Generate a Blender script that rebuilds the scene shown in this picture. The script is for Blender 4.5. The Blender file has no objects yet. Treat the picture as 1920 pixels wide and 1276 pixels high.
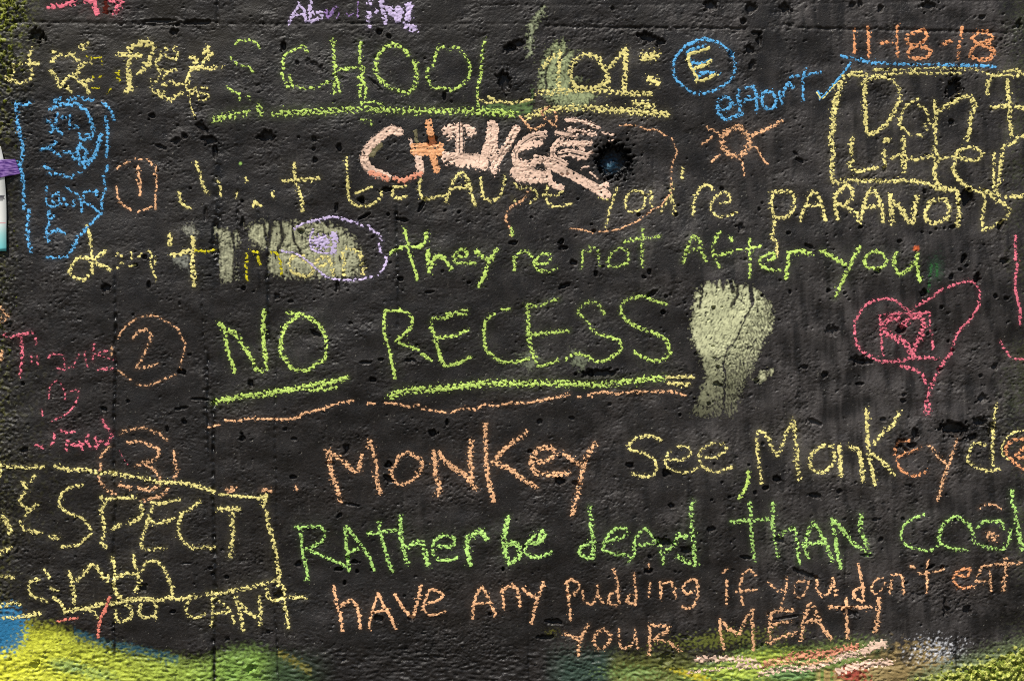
import bpy, math
import numpy as np
R = math.radians
scene = bpy.context.scene

# ------------------------------------------------------------------ camera, sky, sun, exposure
CZ = 1.35                                  # height of the picture's centre above the ground
cam_d = bpy.data.cameras.new('camera'); cam = bpy.data.objects.new('camera', cam_d)
scene.collection.objects.link(cam); scene.camera = cam
cam_d.lens = 50; cam_d.sensor_width = 36; cam_d.clip_end = 3000; cam_d.clip_start = .05
cam.location = (0, -1.92 * 50 / 36, CZ); cam.rotation_euler = (R(90), 0, 0)
SUN_EL, SUN_AZ = 60, -28                   # azimuth measured from the wall's normal, minus = from the left
w = bpy.data.worlds.new('World'); scene.world = w; w.use_nodes = True
nt = w.node_tree; bg = nt.nodes['Background']; sky = nt.nodes.new('ShaderNodeTexSky')
sky.sky_type = 'NISHITA'; sky.sun_disc = False
sky.sun_elevation = R(SUN_EL); sky.sun_rotation = R(180 - SUN_AZ)
nt.links.new(sky.outputs[0], bg.inputs[0]); bg.inputs[1].default_value = .05
sd = bpy.data.lights.new('sun', 'SUN'); sun = bpy.data.objects.new('sun', sd); scene.collection.objects.link(sun)
sd.energy = 3.2; sd.angle = R(1.5); sd.color = (1, .95, .87)
from mathutils import Vector
e, a = R(SUN_EL), R(SUN_AZ)
sdir = Vector((math.sin(a) * math.cos(e), -math.cos(a) * math.cos(e), math.sin(e)))
sun.rotation_euler = (-sdir).to_track_quat('-Z', 'Y').to_euler()
scene.cycles.use_denoising = False; scene.cycles.filter_width = 1.0
scene.view_settings.view_transform = 'Standard'; scene.view_settings.look = 'None'
scene.view_settings.exposure = .88; scene.view_settings.gamma = 1; scene.view_settings.use_curve_mapping = False

# ------------------------------------------------------------------ raster maps, 1 cell = 1 mm of wall
M = 40                                     # margin outside the frame
W, H = 1920 + 2 * M, 1276 + 2 * M
PW, PH = 2048, 1408                        # periodic noise tile
fy = np.fft.fftfreq(PH)[:, None]; fx = np.fft.rfftfreq(PW)[None, :]
def noise(seed, lam, aniso=1., ang=0., bw=.55):
    """band limited noise, wavelength lam mm, stretched by aniso along direction ang (degrees)"""
    r = np.random.default_rng(seed)
    c, s = math.cos(R(ang)), math.sin(R(ang))
    u = (fx * c + fy * s) * aniso; v = (-fx * s + fy * c)
    f = np.sqrt(u * u + v * v) * lam + 1e-9
    g = np.exp(-(np.log(f) / bw) ** 2)
    n = np.fft.irfft2(np.fft.rfft2(r.standard_normal((PH, PW), dtype=np.float32)) * g, s=(PH, PW))
    return (n / n.std()).astype(np.float32)
def low(seed, lam):                        # everything longer than lam
    r = np.random.default_rng(seed)
    f = np.sqrt(fx * fx + fy * fy) * lam
    g = np.exp(-f * f) / (1 + 3 * f)
    n = np.fft.irfft2(np.fft.rfft2(r.standard_normal((PH, PW), dtype=np.float32)) * g, s=(PH, PW))
    return (n / n.std()).astype(np.float32)
def blur(img, s):
    g = np.exp(-2 * (math.pi * s) ** 2 * (np.fft.fftfreq(img.shape[0])[:, None] ** 2 + np.fft.rfftfreq(img.shape[1])[None, :] ** 2))
    return np.fft.irfft2(np.fft.rfft2(img) * g, s=img.shape).astype(np.float32)
sm = lambda x, a, b: np.clip((x - a) / (b - a), 0, 1) ** 2 * (3 - 2 * np.clip((x - a) / (b - a), 0, 1))
YY, XX = np.mgrid[0:PH, 0:PW].astype(np.float32)
XX -= M; YY -= M                           # picture millimetres
def ell(cx, cy, rx, ry, rot=0):            # normalised distance to an ellipse
    c, s = math.cos(R(rot)), math.sin(R(rot))
    dx, dy = XX - cx, YY - cy
    return np.sqrt(((dx * c + dy * s) / rx) ** 2 + ((-dx * s + dy * c) / ry) ** 2)

n_big = low(1, 260); n_mid = noise(2, 70, 1.4, 0); n_mid2 = noise(3, 28, 1.6, -12)
rip_h = noise(4, 9, 2.0, 3); rip_d = noise(5, 9, 2.2, -38); n_fine = noise(6, 4.2, 1.3, -15); n_xf = noise(7, 3.0)
crumb = noise(8, 8.5, 1.25, 20, .5); crumb2 = noise(9, 5); patchy = low(10, 60); n20 = noise(11, 18)
# the grain runs level on the left, slopes up to the right on the right hand side
dmix = sm(XX + 60 * patchy, 500, 1300)
ripple = rip_h * np.sqrt(1 - dmix) + rip_d * np.sqrt(dmix)
crease = 1 - np.abs(noise(12, 17, 1.7, -20)) * 1.3
rough = .82 + .34 * patchy + .42 * noise(19, 110)
for cx, cy, rx, ry, k in ((1060, 930, 150, 90, .8), (800, 1210, 260, 70, 1.1), (1150, 1080, 250, 90, .7), (1800, 1080, 150, 120, 1.0),
                          (1820, 830, 110, 80, 1.2), (1640, 930, 120, 90, .5), (60, 200, 90, 250, .6), (120, 1100, 200, 160, .6),
                          (1500, 700, 120, 90, .5), (700, 60, 900, 40, .3), (1250, 40, 400, 60, .5)):
    rough += k * sm(ell(cx, cy, rx, ry), 1.1, .2)
for cx, cy, rx, ry, k in ((1850, 820, 90, 50, 1.6), (548, 1128, 55, 40, 1.2), (860, 1215, 160, 40, .9), (1730, 1110, 110, 40, .8), (400, 275, 60, 40, 1.0), (330, 780, 60, 40, .9), (30, 200, 60, 120, 1.2)):
    rough += k * sm(ell(cx, cy, rx, ry), 1.1, .2)
rough = np.clip(rough, .20, 2.8)
leather = -np.abs(noise(16, 12, 1.5, -8)) - .6 * np.abs(noise(17, 6.5, 1.4, -20))
Hm = 5.0 * n_big + .7 * n_mid + .17 * n_mid2 * rough + rough * (.13 * ripple + .19 * n_fine + .26 * leather) + .12 * n_xf + .22 * rough * np.maximum(noise(18, 8, 1.3, -25) - .9, 0)
Hm -= .9 * rough * np.clip(crease - .72, 0, 1) * 1.6 * (patchy + noise(13, 90) > .2)
nick = sm(noise(26, 7.5, 2.4, -10), 1.7, 2.5) + sm(noise(27, 5, 1.4, -30), 2.1, 2.9) + 1.2 * sm(noise(28, 12, 2.0, -25), 2.1, 2.8)
Hm -= 2.0 * nick * np.clip(.35 + .45 * rough + .3 * n_mid, .1, 1.6)
warp = .22 * noise(14, 14) + .12 * noise(15, 7)
# pits, blow holes and gouges: x, y, rx, ry, rotation, depth
PITS = '''68,66,12,12,0,9 78,72,8,9,0,7 284,217,6,6,0,6 323,58,7,8,0,6 300,37,30,4,0,4 379,240,7,16,-40,7 392,262,16,8,10,7 402,285,5,14,0,5
531,86,5,9,0,8 557,118,4,5,0,4 711,60,7,6,0,7 729,68,5,5,0,6 590,125,20,8,40,3 705,160,18,4,45,3 833,180,4,8,0,7 946,152,12,22,-10,9 955,90,13,9,0,7 968,82,18,8,-15,6
1215,68,18,10,10,9 1238,78,8,7,0,7 1149,14,4,4,0,4 1393,40,6,6,0,8 1408,15,10,12,30,8 1370,102,5,6,0,7 1419,62,12,4,0,6 1424,75,5,12,0,6
1405,92,9,9,0,6 1411,122,6,9,0,5 1334,10,12,12,0,7 1473,15,12,8,20,6 1599,9,6,6,0,6 1614,7,6,6,0,6 1652,16,6,6,0,7 1742,10,16,7,0,9 1790,165,13,20,10,13
1786,228,6,6,0,6 1842,33,5,5,0,5 1912,45,6,8,0,9 1500,300,8,4,40,6 1493,288,6,3,50,4 1660,316,4,7,0,6 1815,370,12,17,0,14 1877,422,5,10,20,10
1787,425,7,4,0,7 1756,429,3,3,0,5 1772,428,3,3,0,4 1730,435,3,3,0,4 1745,437,3,3,0,4 1686,453,5,4,0,6 1735,358,4,5,0,6 1613,426,4,4,0,5 1478,437,4,4,0,5
1517,462,10,4,30,5 1807,484,5,9,15,10 1883,488,9,6,0,9 1812,498,4,3,0,5 1800,505,4,4,0,6 1644,509,8,5,-20,8 1783,519,5,7,0,7 1832,522,7,10,0,11 1732,549,7,7,0,9
1553,544,4,4,0,6 1583,549,4,3,0,5 1480,547,3,5,0,6 1867,555,4,5,0,7 1887,559,6,4,0,6 1765,576,4,4,0,6 1690,618,9,8,30,12 1780,640,3,4,0,6 1740,625,4,4,0,5
1560,620,12,10,0,6 1545,702,7,6,0,8 1612,719,10,3,-5,9 1610,675,16,9,0,6 1620,678,18,6,0,6 1508,688,8,5,0,5 1763,692,5,5,0,7 1787,657,4,4,0,6
1867,687,6,6,0,6 1841,704,4,4,0,6 1610,705,2,2,0,4 1696,740,4,4,0,5 1695,751,6,4,0,6 1790,803,26,13,5,14 1838,790,14,10,0,8 1716,812,7,12,0,10 1710,835,9,6,0,8
1687,830,8,10,0,7 1690,840,14,5,20,6 1656,786,6,5,0,5 1525,790,14,6,20,5 1455,897,8,6,0,10 1573,919,5,5,0,6 1603,903,3,3,0,4 1528,928,14,5,10,6
1825,820,10,6,0,7 1861,805,8,12,0,7 1844,746,10,8,0,7 780,300,0,0,0,0 811,265,10,10,0,8 500,256,16,11,-10,8 637,278,5,8,0,7 590,262,5,6,0,4 591,302,5,6,0,5
589,280,4,4,0,4 725,356,9,5,0,8 679,375,5,7,0,8 676,376,9,4,30,6 755,412,12,4,10,7 792,384,16,4,-60,6 861,398,3,4,0,5 728,402,3,4,0,5 684,405,14,3,-30,4 565,434,6,5,0,9
682,407,12,3,-25,4 631,391,4,10,0,5 633,538,4,12,0,5 752,523,6,5,0,7 879,530,4,3,0,6 830,509,3,4,0,4 806,548,10,3,-8,4 520,556,5,6,0,4 545,565,5,3,0,4 592,625,12,5,30,6
963,455,8,5,0,8 1052,453,6,5,0,8 1055,464,8,5,0,8 1114,433,4,4,0,6 1075,492,8,5,0,6 1118,512,4,6,0,7 1217,510,4,6,0,7 1207,519,4,4,0,6 1059,535,10,5,-30,8 1131,500,5,3,0,3
1198,402,4,4,0,6 1268,402,4,4,0,6 1084,372,3,3,0,4 1110,420,3,3,0,4 997,407,4,3,0,3 1355,353,4,4,0,5 1424,392,3,4,0,5 1430,380,3,3,0,4 1221,551,12,5,-30,8 1249,556,4,4,0,5
1257,552,3,3,0,4 1284,567,3,3,0,4 1243,585,5,5,0,9 1390,426,7,10,0,5 1337,577,4,4,0,6 1428,554,3,3,0,5 1421,562,3,3,0,3 1125,700,35,8,-3,7 1105,698,8,8,0,6 1344,720,8,5,10,7
1346,688,3,4,0,5 1339,671,3,3,0,4 1336,649,4,2,0,4 1347,690,3,3,0,4 1329,757,4,4,0,6 1304,663,4,4,0,5 1417,714,5,5,0,7 1302,748,3,3,0,4 1275,777,3,4,0,5 1143,757,4,4,0,4
994,845,5,4,0,6 1181,872,7,6,0,8 1248,886,7,7,0,8 1049,902,9,7,0,10 1081,906,6,7,0,7 1338,868,3,3,0,4 1402,870,3,3,0,5 1434,914,6,5,0,8 1414,922,4,4,0,6 1366,930,4,3,0,6
1333,935,3,3,0,5 1258,947,6,5,0,7 1352,902,3,3,0,5 1429,831,4,4,0,3 1012,790,5,6,0,4 1072,783,6,4,0,3 700,711,6,5,0,8 772,676,12,4,10,5 686,679,12,4,0,4 715,674,5,4,0,5
811,812,8,7,0,10 650,840,5,9,0,7 535,804,4,4,0,4 729,870,6,7,0,9 838,792,3,7,0,7 552,822,6,4,0,3 620,868,10,4,0,4 549,894,7,4,0,6 728,898,10,6,30,7 660,946,16,3,10,4
375,748,18,3,3,5 340,765,14,3,-10,5 345,790,6,5,0,6 455,820,6,6,0,8 470,720,6,8,0,7 44,719,4,4,0,6 48,843,7,5,0,7 313,804,4,6,0,6 355,665,4,3,0,4 195,766,8,4,30,6
340,696,7,6,0,9 240,752,4,4,0,5 200,540,8,9,0,7 280,535,4,8,0,6 405,445,9,40,2,2.0 385,400,4,14,0,3 455,420,4,12,0,5 457,540,4,5,0,6 272,482,5,5,0,6 255,497,5,4,0,6
370,40,30,5,0,5 330,265,8,8,0,5 300,275,14,4,20,4 345,255,6,6,0,6 425,1082,5,4,0,7 268,1100,8,8,0,7 427,1198,4,3,0,5 325,1145,6,4,0,6 395,1065,5,4,0,5
350,1055,14,2,-5,3 64,1248,8,7,20,6 470,1252,7,8,30,6 1815,1145,8,8,0,8 1775,1144,6,8,0,8 1772,1130,3,12,0,7
634,1068,8,4,0,9 664,1054,7,4,10,9 651,1048,5,5,0,7 558,1058,7,6,0,6 668,1072,3,4,0,7 645,1093,3,5,0,8 700,965,0,0,0,0 943,1066,4,4,0,8 523,1118,10,10,0,6 919,1151,4,4,0,7
502,1184,4,4,0,5 636,966,7,4,-40,6 708,1160,10,7,30,6 770,1160,8,5,0,5 1216,1068,8,5,0,10 1202,1038,0,0,0,0 1332,990,9,5,0,7 1397,1043,12,4,10,7 1245,1015,14,9,0,8
1286,1030,10,8,0,6 1218,1042,4,4,0,6 1285,1193,10,4,0,3 1475,1155,25,3,-10,4 1590,1145,16,8,20,7 1510,1075,30,5,20,5 1745,1062,8,3,-30,9 1766,1063,4,5,0,9 1652,1010,5,5,0,5
1624,1040,12,3,5,5 1692,972,4,4,0,5 1460,1010,12,6,20,5 1790,975,4,4,0,4 1640,973,5,4,0,5 1040,1165,16,6,0,7 1023,1195,18,5,-4,6 1250,1235,12,14,20,4'''
for t in PITS.split():
    x, y, rx, ry, rot, dep = map(float, t.split(','))
    if rx < 1: continue
    x0, x1 = int(x + M - 2 * max(rx, ry) - 3), int(x + M + 2 * max(rx, ry) + 4)
    y0, y1 = int(y + M - 2 * max(rx, ry) - 3), int(y + M + 2 * max(rx, ry) + 4)
    sl = (slice(max(y0, 0), y1), slice(max(x0, 0), x1))
    c, s = math.cos(R(rot)), math.sin(R(rot)); dx, dy = XX[sl] - x, YY[sl] - y
    d = np.sqrt(((dx * c + dy * s) / rx) ** 2 + ((-dx * s + dy * c) / ry) ** 2) * (1 + warp[sl] * min(.75, .12 * min(rx, ry)))
    Hm[sl] -= dep * 1.15 * sm(d, 1.15, .55)
    Hm[sl] += 1.1 * sm(d, 1.6, 1.1) * sm(d, .9, 1.1)
rng = np.random.default_rng(77)
for k in range(520):                       # pin holes, thick on the right
    x = 1920 * (1 - rng.random() ** 1.6) if k % 3 else rng.random() * 1920
    y = rng.random() * 1276; r_ = .9 + 1.3 * rng.random() ** 2
    i, j = int(y + M), int(x + M); q = 5; sl = (slice(i - q, i + q + 1), slice(j - q, j + q + 1))
    Hm[sl] -= (1.5 + 1.8 * r_) * sm(np.hypot(XX[sl] - x, (YY[sl] - y)) / r_ * (1 + warp[sl]), 1.3, .5)
# the deep round socket right of the painted word; its blue reflection is painted in below
soc = ell(1153, 300, 36, 35) * (1 + .65 * warp)
Hm -= 20 * sm(soc, 1.02, .62) ; Hm += 4.5 * sm(ell(1146, 306, 18, 18), 1.1, .1)
def wig(seed, n, amp):                     # a wandering 1-D line
    r = np.random.default_rng(seed); t = np.cumsum(r.standard_normal(n)); k = np.hanning(25); k /= k.sum()
    t = np.convolve(t - t.mean(), k, 'same'); return amp * t / (np.abs(t).max() + 1e-6)
# level joints left by the boards, and upright drip runs
for k, (x0, x1, ya, yb, dep, wd) in enumerate(((-40, 700, 40, 43, 1.6, 2.2), (640, 1010, 43, 44, .8, 1.6), (1020, 1400, 47, 54, 3.4, 2.0), (1380, 1470, 56, 48, .8, 1.6),
                                    (1466, 1500, 44, 53, 3.6, 2.0), (1500, 1900, 53, 63, 3.4, 2.2), (265, 335, 45, 45, 4, 2.2), (1180, 1400, 57, 60, 1.2, 1.4), (900, 1960, 8, 2, .8, 2))):
    wd *= 1.25; t = np.clip((XX[0] - x0) / (x1 - x0), 0, 1); yc = ya + (yb - ya) * t + wig(40 + k, PW, 2.2)
    on = ((XX[0] > x0) & (XX[0] < x1))[None, :]
    Hm -= dep * np.exp(-((YY - yc[None, :]) / wd) ** 2) * on * (.75 + .35 * n20)
wet = np.zeros((PH, PW), np.float32)
for k, (xc, y0, y1, dep, wd, wt) in enumerate(((214, 500, 1230, 2.2, 2.0, .6), (391, 655, 860, 2.0, 2.0, 1), (400, 740, 1320, 2.6, 2.6, 1), (517, 640, 1316, 1.2, 1.6, .4), (407, -20, 46, 2.2, 2.2, .2),
                                   (746, 380, 620, 1.6, 2.0, .6), (505, 400, 640, 1.6, 3.0, .9), (445, 200, 520, .9, 1.4, .3), (382, 500, 980, .6, 1.2, .3), (484, 380, 560, .8, 2, .5), (403, 300, 500, .7, 6, .8),
                                   (988, 1090, 1276, .6, 1.2, .5), (1023, 930, 1180, .5, 1.5, .4), (1586, 1040, 1200, .6, 1.3, .5), (1495, 1030, 1210, .5, 1.6, .4), (146, 1190, 1300, .7, 1.5, .2),
                                   (1225, 220, 330, .5, 1.4, .2), (202, 1190, 1300, .9, 2, .2), (757, 1130, 1230, 1, 1.4, .4), (1290, 870, 1000, .5, 1.3, .3), (1790, 1180, 1260, 1, 3, .5), (1380, 640, 760, .5, 1, .2))):
    xc_ = xc + wig(80 + k, PH, 5.0); on = (sm(YY[:, 0], y0 - 8, y0 + 12) * sm(YY[:, 0], y1 + 15, y1 - 15))[:, None]
    wd *= 1.35; wt = min(1, wt * 1.5); g = np.exp(-((XX - xc_[:, None]) / (wd * (1 + .14 * n20))) ** 2) * on * (.6 + .4 * sm(patchy + .6 * n_mid, -1.1, .4))
    Hm -= dep * g * (.8 + .4 * n20) + (wt > .95) * .35 * g * (np.abs(crumb2) - .8) + .8 * g * np.maximum(n20, 0); wet = np.maximum(wet, wt * g)
    Hm += .35 * dep * np.exp(-((XX - xc_[:, None] - 2.2 * wd) / (wd * .8)) ** 2) * on
# big moss cushions at the lower right and mossy lumps down the left edge
edge_r = np.interp(XX[0], [1680, 1705, 1765, 1815, 1840, 1890, 1960], [1330, 1284, 1262, 1250, 1243, 1228, 1205])[None, :]
moss_r = sm(YY - edge_r + 6 * n20 + 4 * crumb, -8, 12) * (XX > 1660)
moss_l = np.clip(sm(XX + 16 * n20 + 10 * patchy, 95, 30) * sm(YY + 12 * n20, 260, 60) + sm(XX + 14 * n20 + 8 * patchy, 62, 10), 0, 1)
moss_l = np.clip(moss_l + .28 * sm(ell(50, 860, 110, 330) + .25 * patchy + .12 * n20, 1.1, .3), 0, 1) * (.25 + .75 * sm(patchy + .9 * n20, -.6, 1.0)) * sm(YY, 1190, 1120)
Hm += moss_r * (7 - 5.5 * np.abs(noise(21, 34)) + 1.3 * noise(22, 11)) + moss_l * (.9 * noise(23, 15) + .9 * crumb + .35 * crumb2)

CHG = (.35, .6, .12)
# ------------------------------------------------------------------ pigment of the wall (linear colours)
def lin(r, g, b): return np.array([((c / 255 + .055) / 1.055) ** 2.4 if c > 10 else c / 255 / 12.92 for c in (r, g, b)], np.float32)
COL = np.empty((PH, PW, 3), np.float32); COL[:] = (.0128, .0106, .0094)
COL *= (1 + .14 * patchy + .08 * n_mid2 + .15 * crumb + .20 * n_fine + .28 * n_xf + .10 * noise(34, 45))[..., None].clip(.5, 1.7)
def tint(mask, col, amount=1.):
    m = np.clip(mask * amount, 0, 1)[..., None]
    COL[:] = COL * (1 - m) + np.asarray(col, np.float32) * m
# weathered paler zones and downward washes
vert = noise(31, 13, 9, 90, .8); vert2 = noise(32, 34, 5, 86, .7)
grey = (sm(XX + 140 * patchy, 850, 1750) * .55 + .55 * sm(ell(1560, 740, 160, 220) + .2 * patchy, 1.2, .3) + .35 * sm(ell(1700, 780, 220, 120) + .2 * patchy, 1.2, .3)
        + .3 * sm(ell(1610, 560, 120, 60) + .2 * patchy, 1.2, .3) + .25 * sm(ell(1500, 20, 420, 50), 1.2, .3))
tint(np.clip(grey * (.52 + .20 * vert2 + .12 * vert + .20 * n_mid + .24 * patchy), 0, 1), (.060, .053, .050), .9)
tint(sm(vert, .9, 2.4) * sm(patchy, -.6, 1), (.055, .05, .045), .35)
tint(sm(-vert2 + .5 * noise(33, 60), .8, 2.0), (.0075, .0065, .006), .6)
tint(sm(n_xf + .6 * crumb2, 3.0, 3.9), (.35, .33, .27), .7)      # mineral specks
brown = sm(ell(180, 60, 260, 120) + .3 * patchy, 1.3, .2) + .6 * sm(ell(560, 40, 500, 60) + .3 * patchy, 1.3, .2)
tint(brown, (.018, .0145, .009), .5)
low_zone = sm(YY, 1195, 1235)
Hm += low_zone * (1 - moss_r) * (.50 * noise(24, 10, 2.4, 4) - .70 * np.abs(noise(25, 17, 2.2, 3)) * 1.3)
tint(sm(ell(1717, 466, 6, 5) + .2 * crumb2, 1.2, .7), (.55, .10, .025), .95)
tint(sm(ell(1755, 505, 16, 30) + .25 * crumb, 1.2, .2), (.02, .045, .022), .8)
tint(sm(ell(450, 306, 3, 3), 1.2, .7), CHG, .95)
tint(sm(ell(190, 20, 40, 16) + .3 * n20, 1.2, .2), (.03, .006, .004), .5)
# old tar splashes and a square drip of black paint
for cx, cy, rx, ry, am in ((1153, 300, 50, 46, .9), (548, 1128, 46, 30, .8), (1850, 810, 80, 34, .75), (1250, 690, 50, 13, .8), (1880, 1120, 30, 70, .6), (960, 135, 34, 42, .6), (1690, 815, 34, 34, .6),
                           (945, 1190, 70, 30, .5), (720, 1190, 90, 40, .45), (1745, 520, 30, 34, .4), (1300, 1000, 60, 40, .5), (420, 280, 40, 30, .5), (45, 210, 46, 90, .5), (60, 640, 60, 60, .4)):
    tint(sm(ell(cx, cy, rx, ry) + .22 * crumb + .28 * n20, 1.15, .35), (.0055, .0048, .0042), am)
tint(sm(XX + 2 * n20, 368, 374) * sm(XX + 2 * n20, 411, 405) * sm(YY + 3 * n20, 405, 420) * sm(YY + 3 * n20, 548, 534), (.0055, .005, .0045), .9)
tint(sm(np.abs(noise(35, 26, 1.6, -15)), .10, .02) * sm(patchy + n_mid, .3, 1.4), (.005, .0045, .004), .75)
# moss colour
MOSS = np.empty_like(COL); MOSS[:] = (.0135, .0140, .0055)
mb = sm(.9 * n20 + .6 * crumb + .35 * crumb2 + 1.2 * sm(YY, 120, -20) * sm(XX, 120, 0) + .4 * sm(XX, 40, 0), .55, 1.9)[..., None]
MOSS = MOSS * (1 - mb) + (np.array((.15, .15, .012), np.float32) + np.array((.14, .17, .02), np.float32) * sm(YY, 150, 60)[..., None]) * mb
ml = (moss_l * (.35 + .5 * sm(YY, 420, 150)))[..., None]; COL = COL * (1 - ml) + MOSS * ml
tint(sm(XX + 10 * n20, 1870, 1930) * sm(crumb + patchy, -.2, 1.5), (.035, .042, .015), .7)
# sprayed colours at the foot of the picture
brk = .55 * crumb + .35 * crumb2 + .5 * ripple
def edgey(xs, ys): return np.interp(XX[0], xs, ys)[None, :]
yb = edgey([-40, 0, 50, 100, 125, 150, 200, 250, 300, 350, 375, 400, 440, 480, 520, 545, 580, 600], [1230, 1214, 1168, 1172, 1182, 1196, 1210, 1222, 1229, 1234, 1234, 1226, 1214, 1212, 1224, 1236, 1262, 1300])
yel = sm(YY - yb + 6 * brk + 3 * n20, -14, 26) * (XX < 620)
tgrad = np.clip(XX / 430, 0, 1)[..., None]
ygc = np.array((.66, .66, .045), np.float32) * (1 - tgrad) + np.array((.20, .33, .06), np.float32) * tgrad
ygc = ygc * (1 - .75 * sm(XX, 470, 545)[..., None])
m_ = (yel * (1 - .75 * sm(brk + .6 * n20 + .3 * n_mid2, 1.2, 1.7)))[..., None] * .96
COL = COL * (1 - m_) + ygc * (1 + .12 * crumb[..., None]) * m_
tint(sm(ell(125, 1248, 40, 14, 10) + .15 * crumb, 1.3, .3), (.10, .22, .10), .6)
tint(sm(ell(180, 1262, 40, 14, 10) + .15 * crumb, 1.3, .3), (.20, .34, .12), .4)
tint(sm(ell(12, 1178, 34, 42) + .12 * crumb + .1 * brk, 1.15, .85) * (1 - .6 * sm(brk, 1.0, 1.6)), (.02, .17, .34), .92)
yb2 = edgey([140, 160, 200, 250, 300, 330], [1184, 1192, 1206, 1216, 1226, 1236])
tint(sm(np.abs(YY - yb2 + 3 * crumb) + 6 * brk * .6, 10, 3) * (XX > 138) * (XX < 335), (.02, .13, .20), .45)
tint(sm(YY + 6 * brk, 1205, 1262) * sm(XX, 480, 520) * sm(XX, 640, 540), (.035, .062, .032), .75)
tint(sm(np.abs(YY - (1225 + (XX - 525) * .55)) + 5 * brk, 9, 0) * (XX > 520) * (XX < 585), (.25, .21, .02), .5)
tint(sm(YY + 9 * brk, 1195, 1250) * sm(XX, 1010, 1070) * sm(XX, 1180, 1130), (.03, .055, .038), .9)
tint(sm(ell(1035, 1185, 36, 20) + .4 * crumb, 1, .3) * sm(crumb, .2, 1), (.25, .24, .02), .8)
tint(sm(YY + 8 * brk, 1212, 1252) * sm(XX, 1130, 1160) * sm(XX, 1340, 1280), (.13, .14, .03), .85)
tint(sm(YY - edgey([1230, 1290, 1350, 1400, 1500, 1560, 1640], [1275, 1248, 1226, 1208, 1206, 1196, 1188]) + 7 * brk, -4, 22) * sm(XX, 1230, 1320) * sm(XX, 1680, 1600), (.16, .24, .05), .92)
tint(sm(ell(1430, 1232, 60, 16, -8) + .35 * crumb, 1.1, .4) + sm(ell(1380, 1262, 90, 14, 0) + .35 * crumb, 1.1, .4), (.42, .52, .07), .85)
tint(sm(ell(1345, 1198, 90, 14, -6) + .5 * crumb, 1.1, .3), (.17, .19, .03), .7)
tint(sm(ell(1190, 1262, 60, 16) + .4 * crumb, 1.1, .3), (.22, .34, .10), .6)
tint(sm(ell(1300, 1266, 50, 7, 15) + .3 * crumb, 1.1, .4), (.55, .45, .02), .8)
tint(sm(ell(1480, 1262, 50, 14) + .12 * crumb, 1.1, .6), (.17, .30, .10), .9)
och = sm(ell(1690, 1250, 85, 44, -8) + .18 * n20 + .12 * brk, 1.1, .75) * (1 - .8 * sm(ell(1697, 1229, 18, 14) + .2 * crumb, 1.1, .6)) * (1 - .8 * sm(ell(1672, 1212, 5, 8), 1.1, .6)) * (1 - .8 * sm(ell(1656, 1214, 5, 8), 1.1, .6))
tint(och, (.30, .215, .085), .85)
tint(sm(XX, 1525, 1540) * sm(XX, 1640, 1570) * sm(YY, 1248, 1256) * (1 - sm(np.abs(XX - 1541), 4, 2)) * (1 - sm(np.abs(XX - 1559), 4, 2)), (.42, .29, .11), .9)
wh = sm(ell(1765, 1225, 80, 42, 8) + .1 * patchy, 1.15, .2)
tint(sm(wh * 1.5 + .5 * crumb + .5 * crumb2 + .4 * ripple, 1.2, 1.9) * (wh > .02), (.62, .62, .64), .85)
tint(sm(ell(1598, 1262, 30, 18) + .3 * crumb, 1.1, .4), (.33, .035, .03), .9)
tint(sm(YY - edge_r + 8 * brk + 26, -10, 22) * (XX > 1700), (.16, .20, .09), .8)
mr = np.empty_like(COL); q = sm(noise(22, 11) + .6 * crumb2, -.5, 1.2)[..., None]
mr[:] = np.array((.20, .24, .02), np.float32) * (1 - q) + np.array((.60, .60, .14), np.float32) * q
k_ = moss_r[..., None]; COL = COL * (1 - k_) + mr * k_
COL[:] = np.where((sm(soc, 1.12, .95) > .3)[..., None], COL * .12, COL)        # socket coloured near black
tint(sm(ell(1146, 306, 20, 18) + .3 * crumb, 1.1, .1), (.008, .040, .075), .8)  # bluish reflection in the socket, painted into the pigment
tint(sm(ell(1143, 307, 6, 6) + .25 * crumb2, 1.1, .4), (.10, .22, .30), .7)  # painted bright core of that reflection
tint(wet, (.004, .0036, .0034), 1.1)

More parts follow.
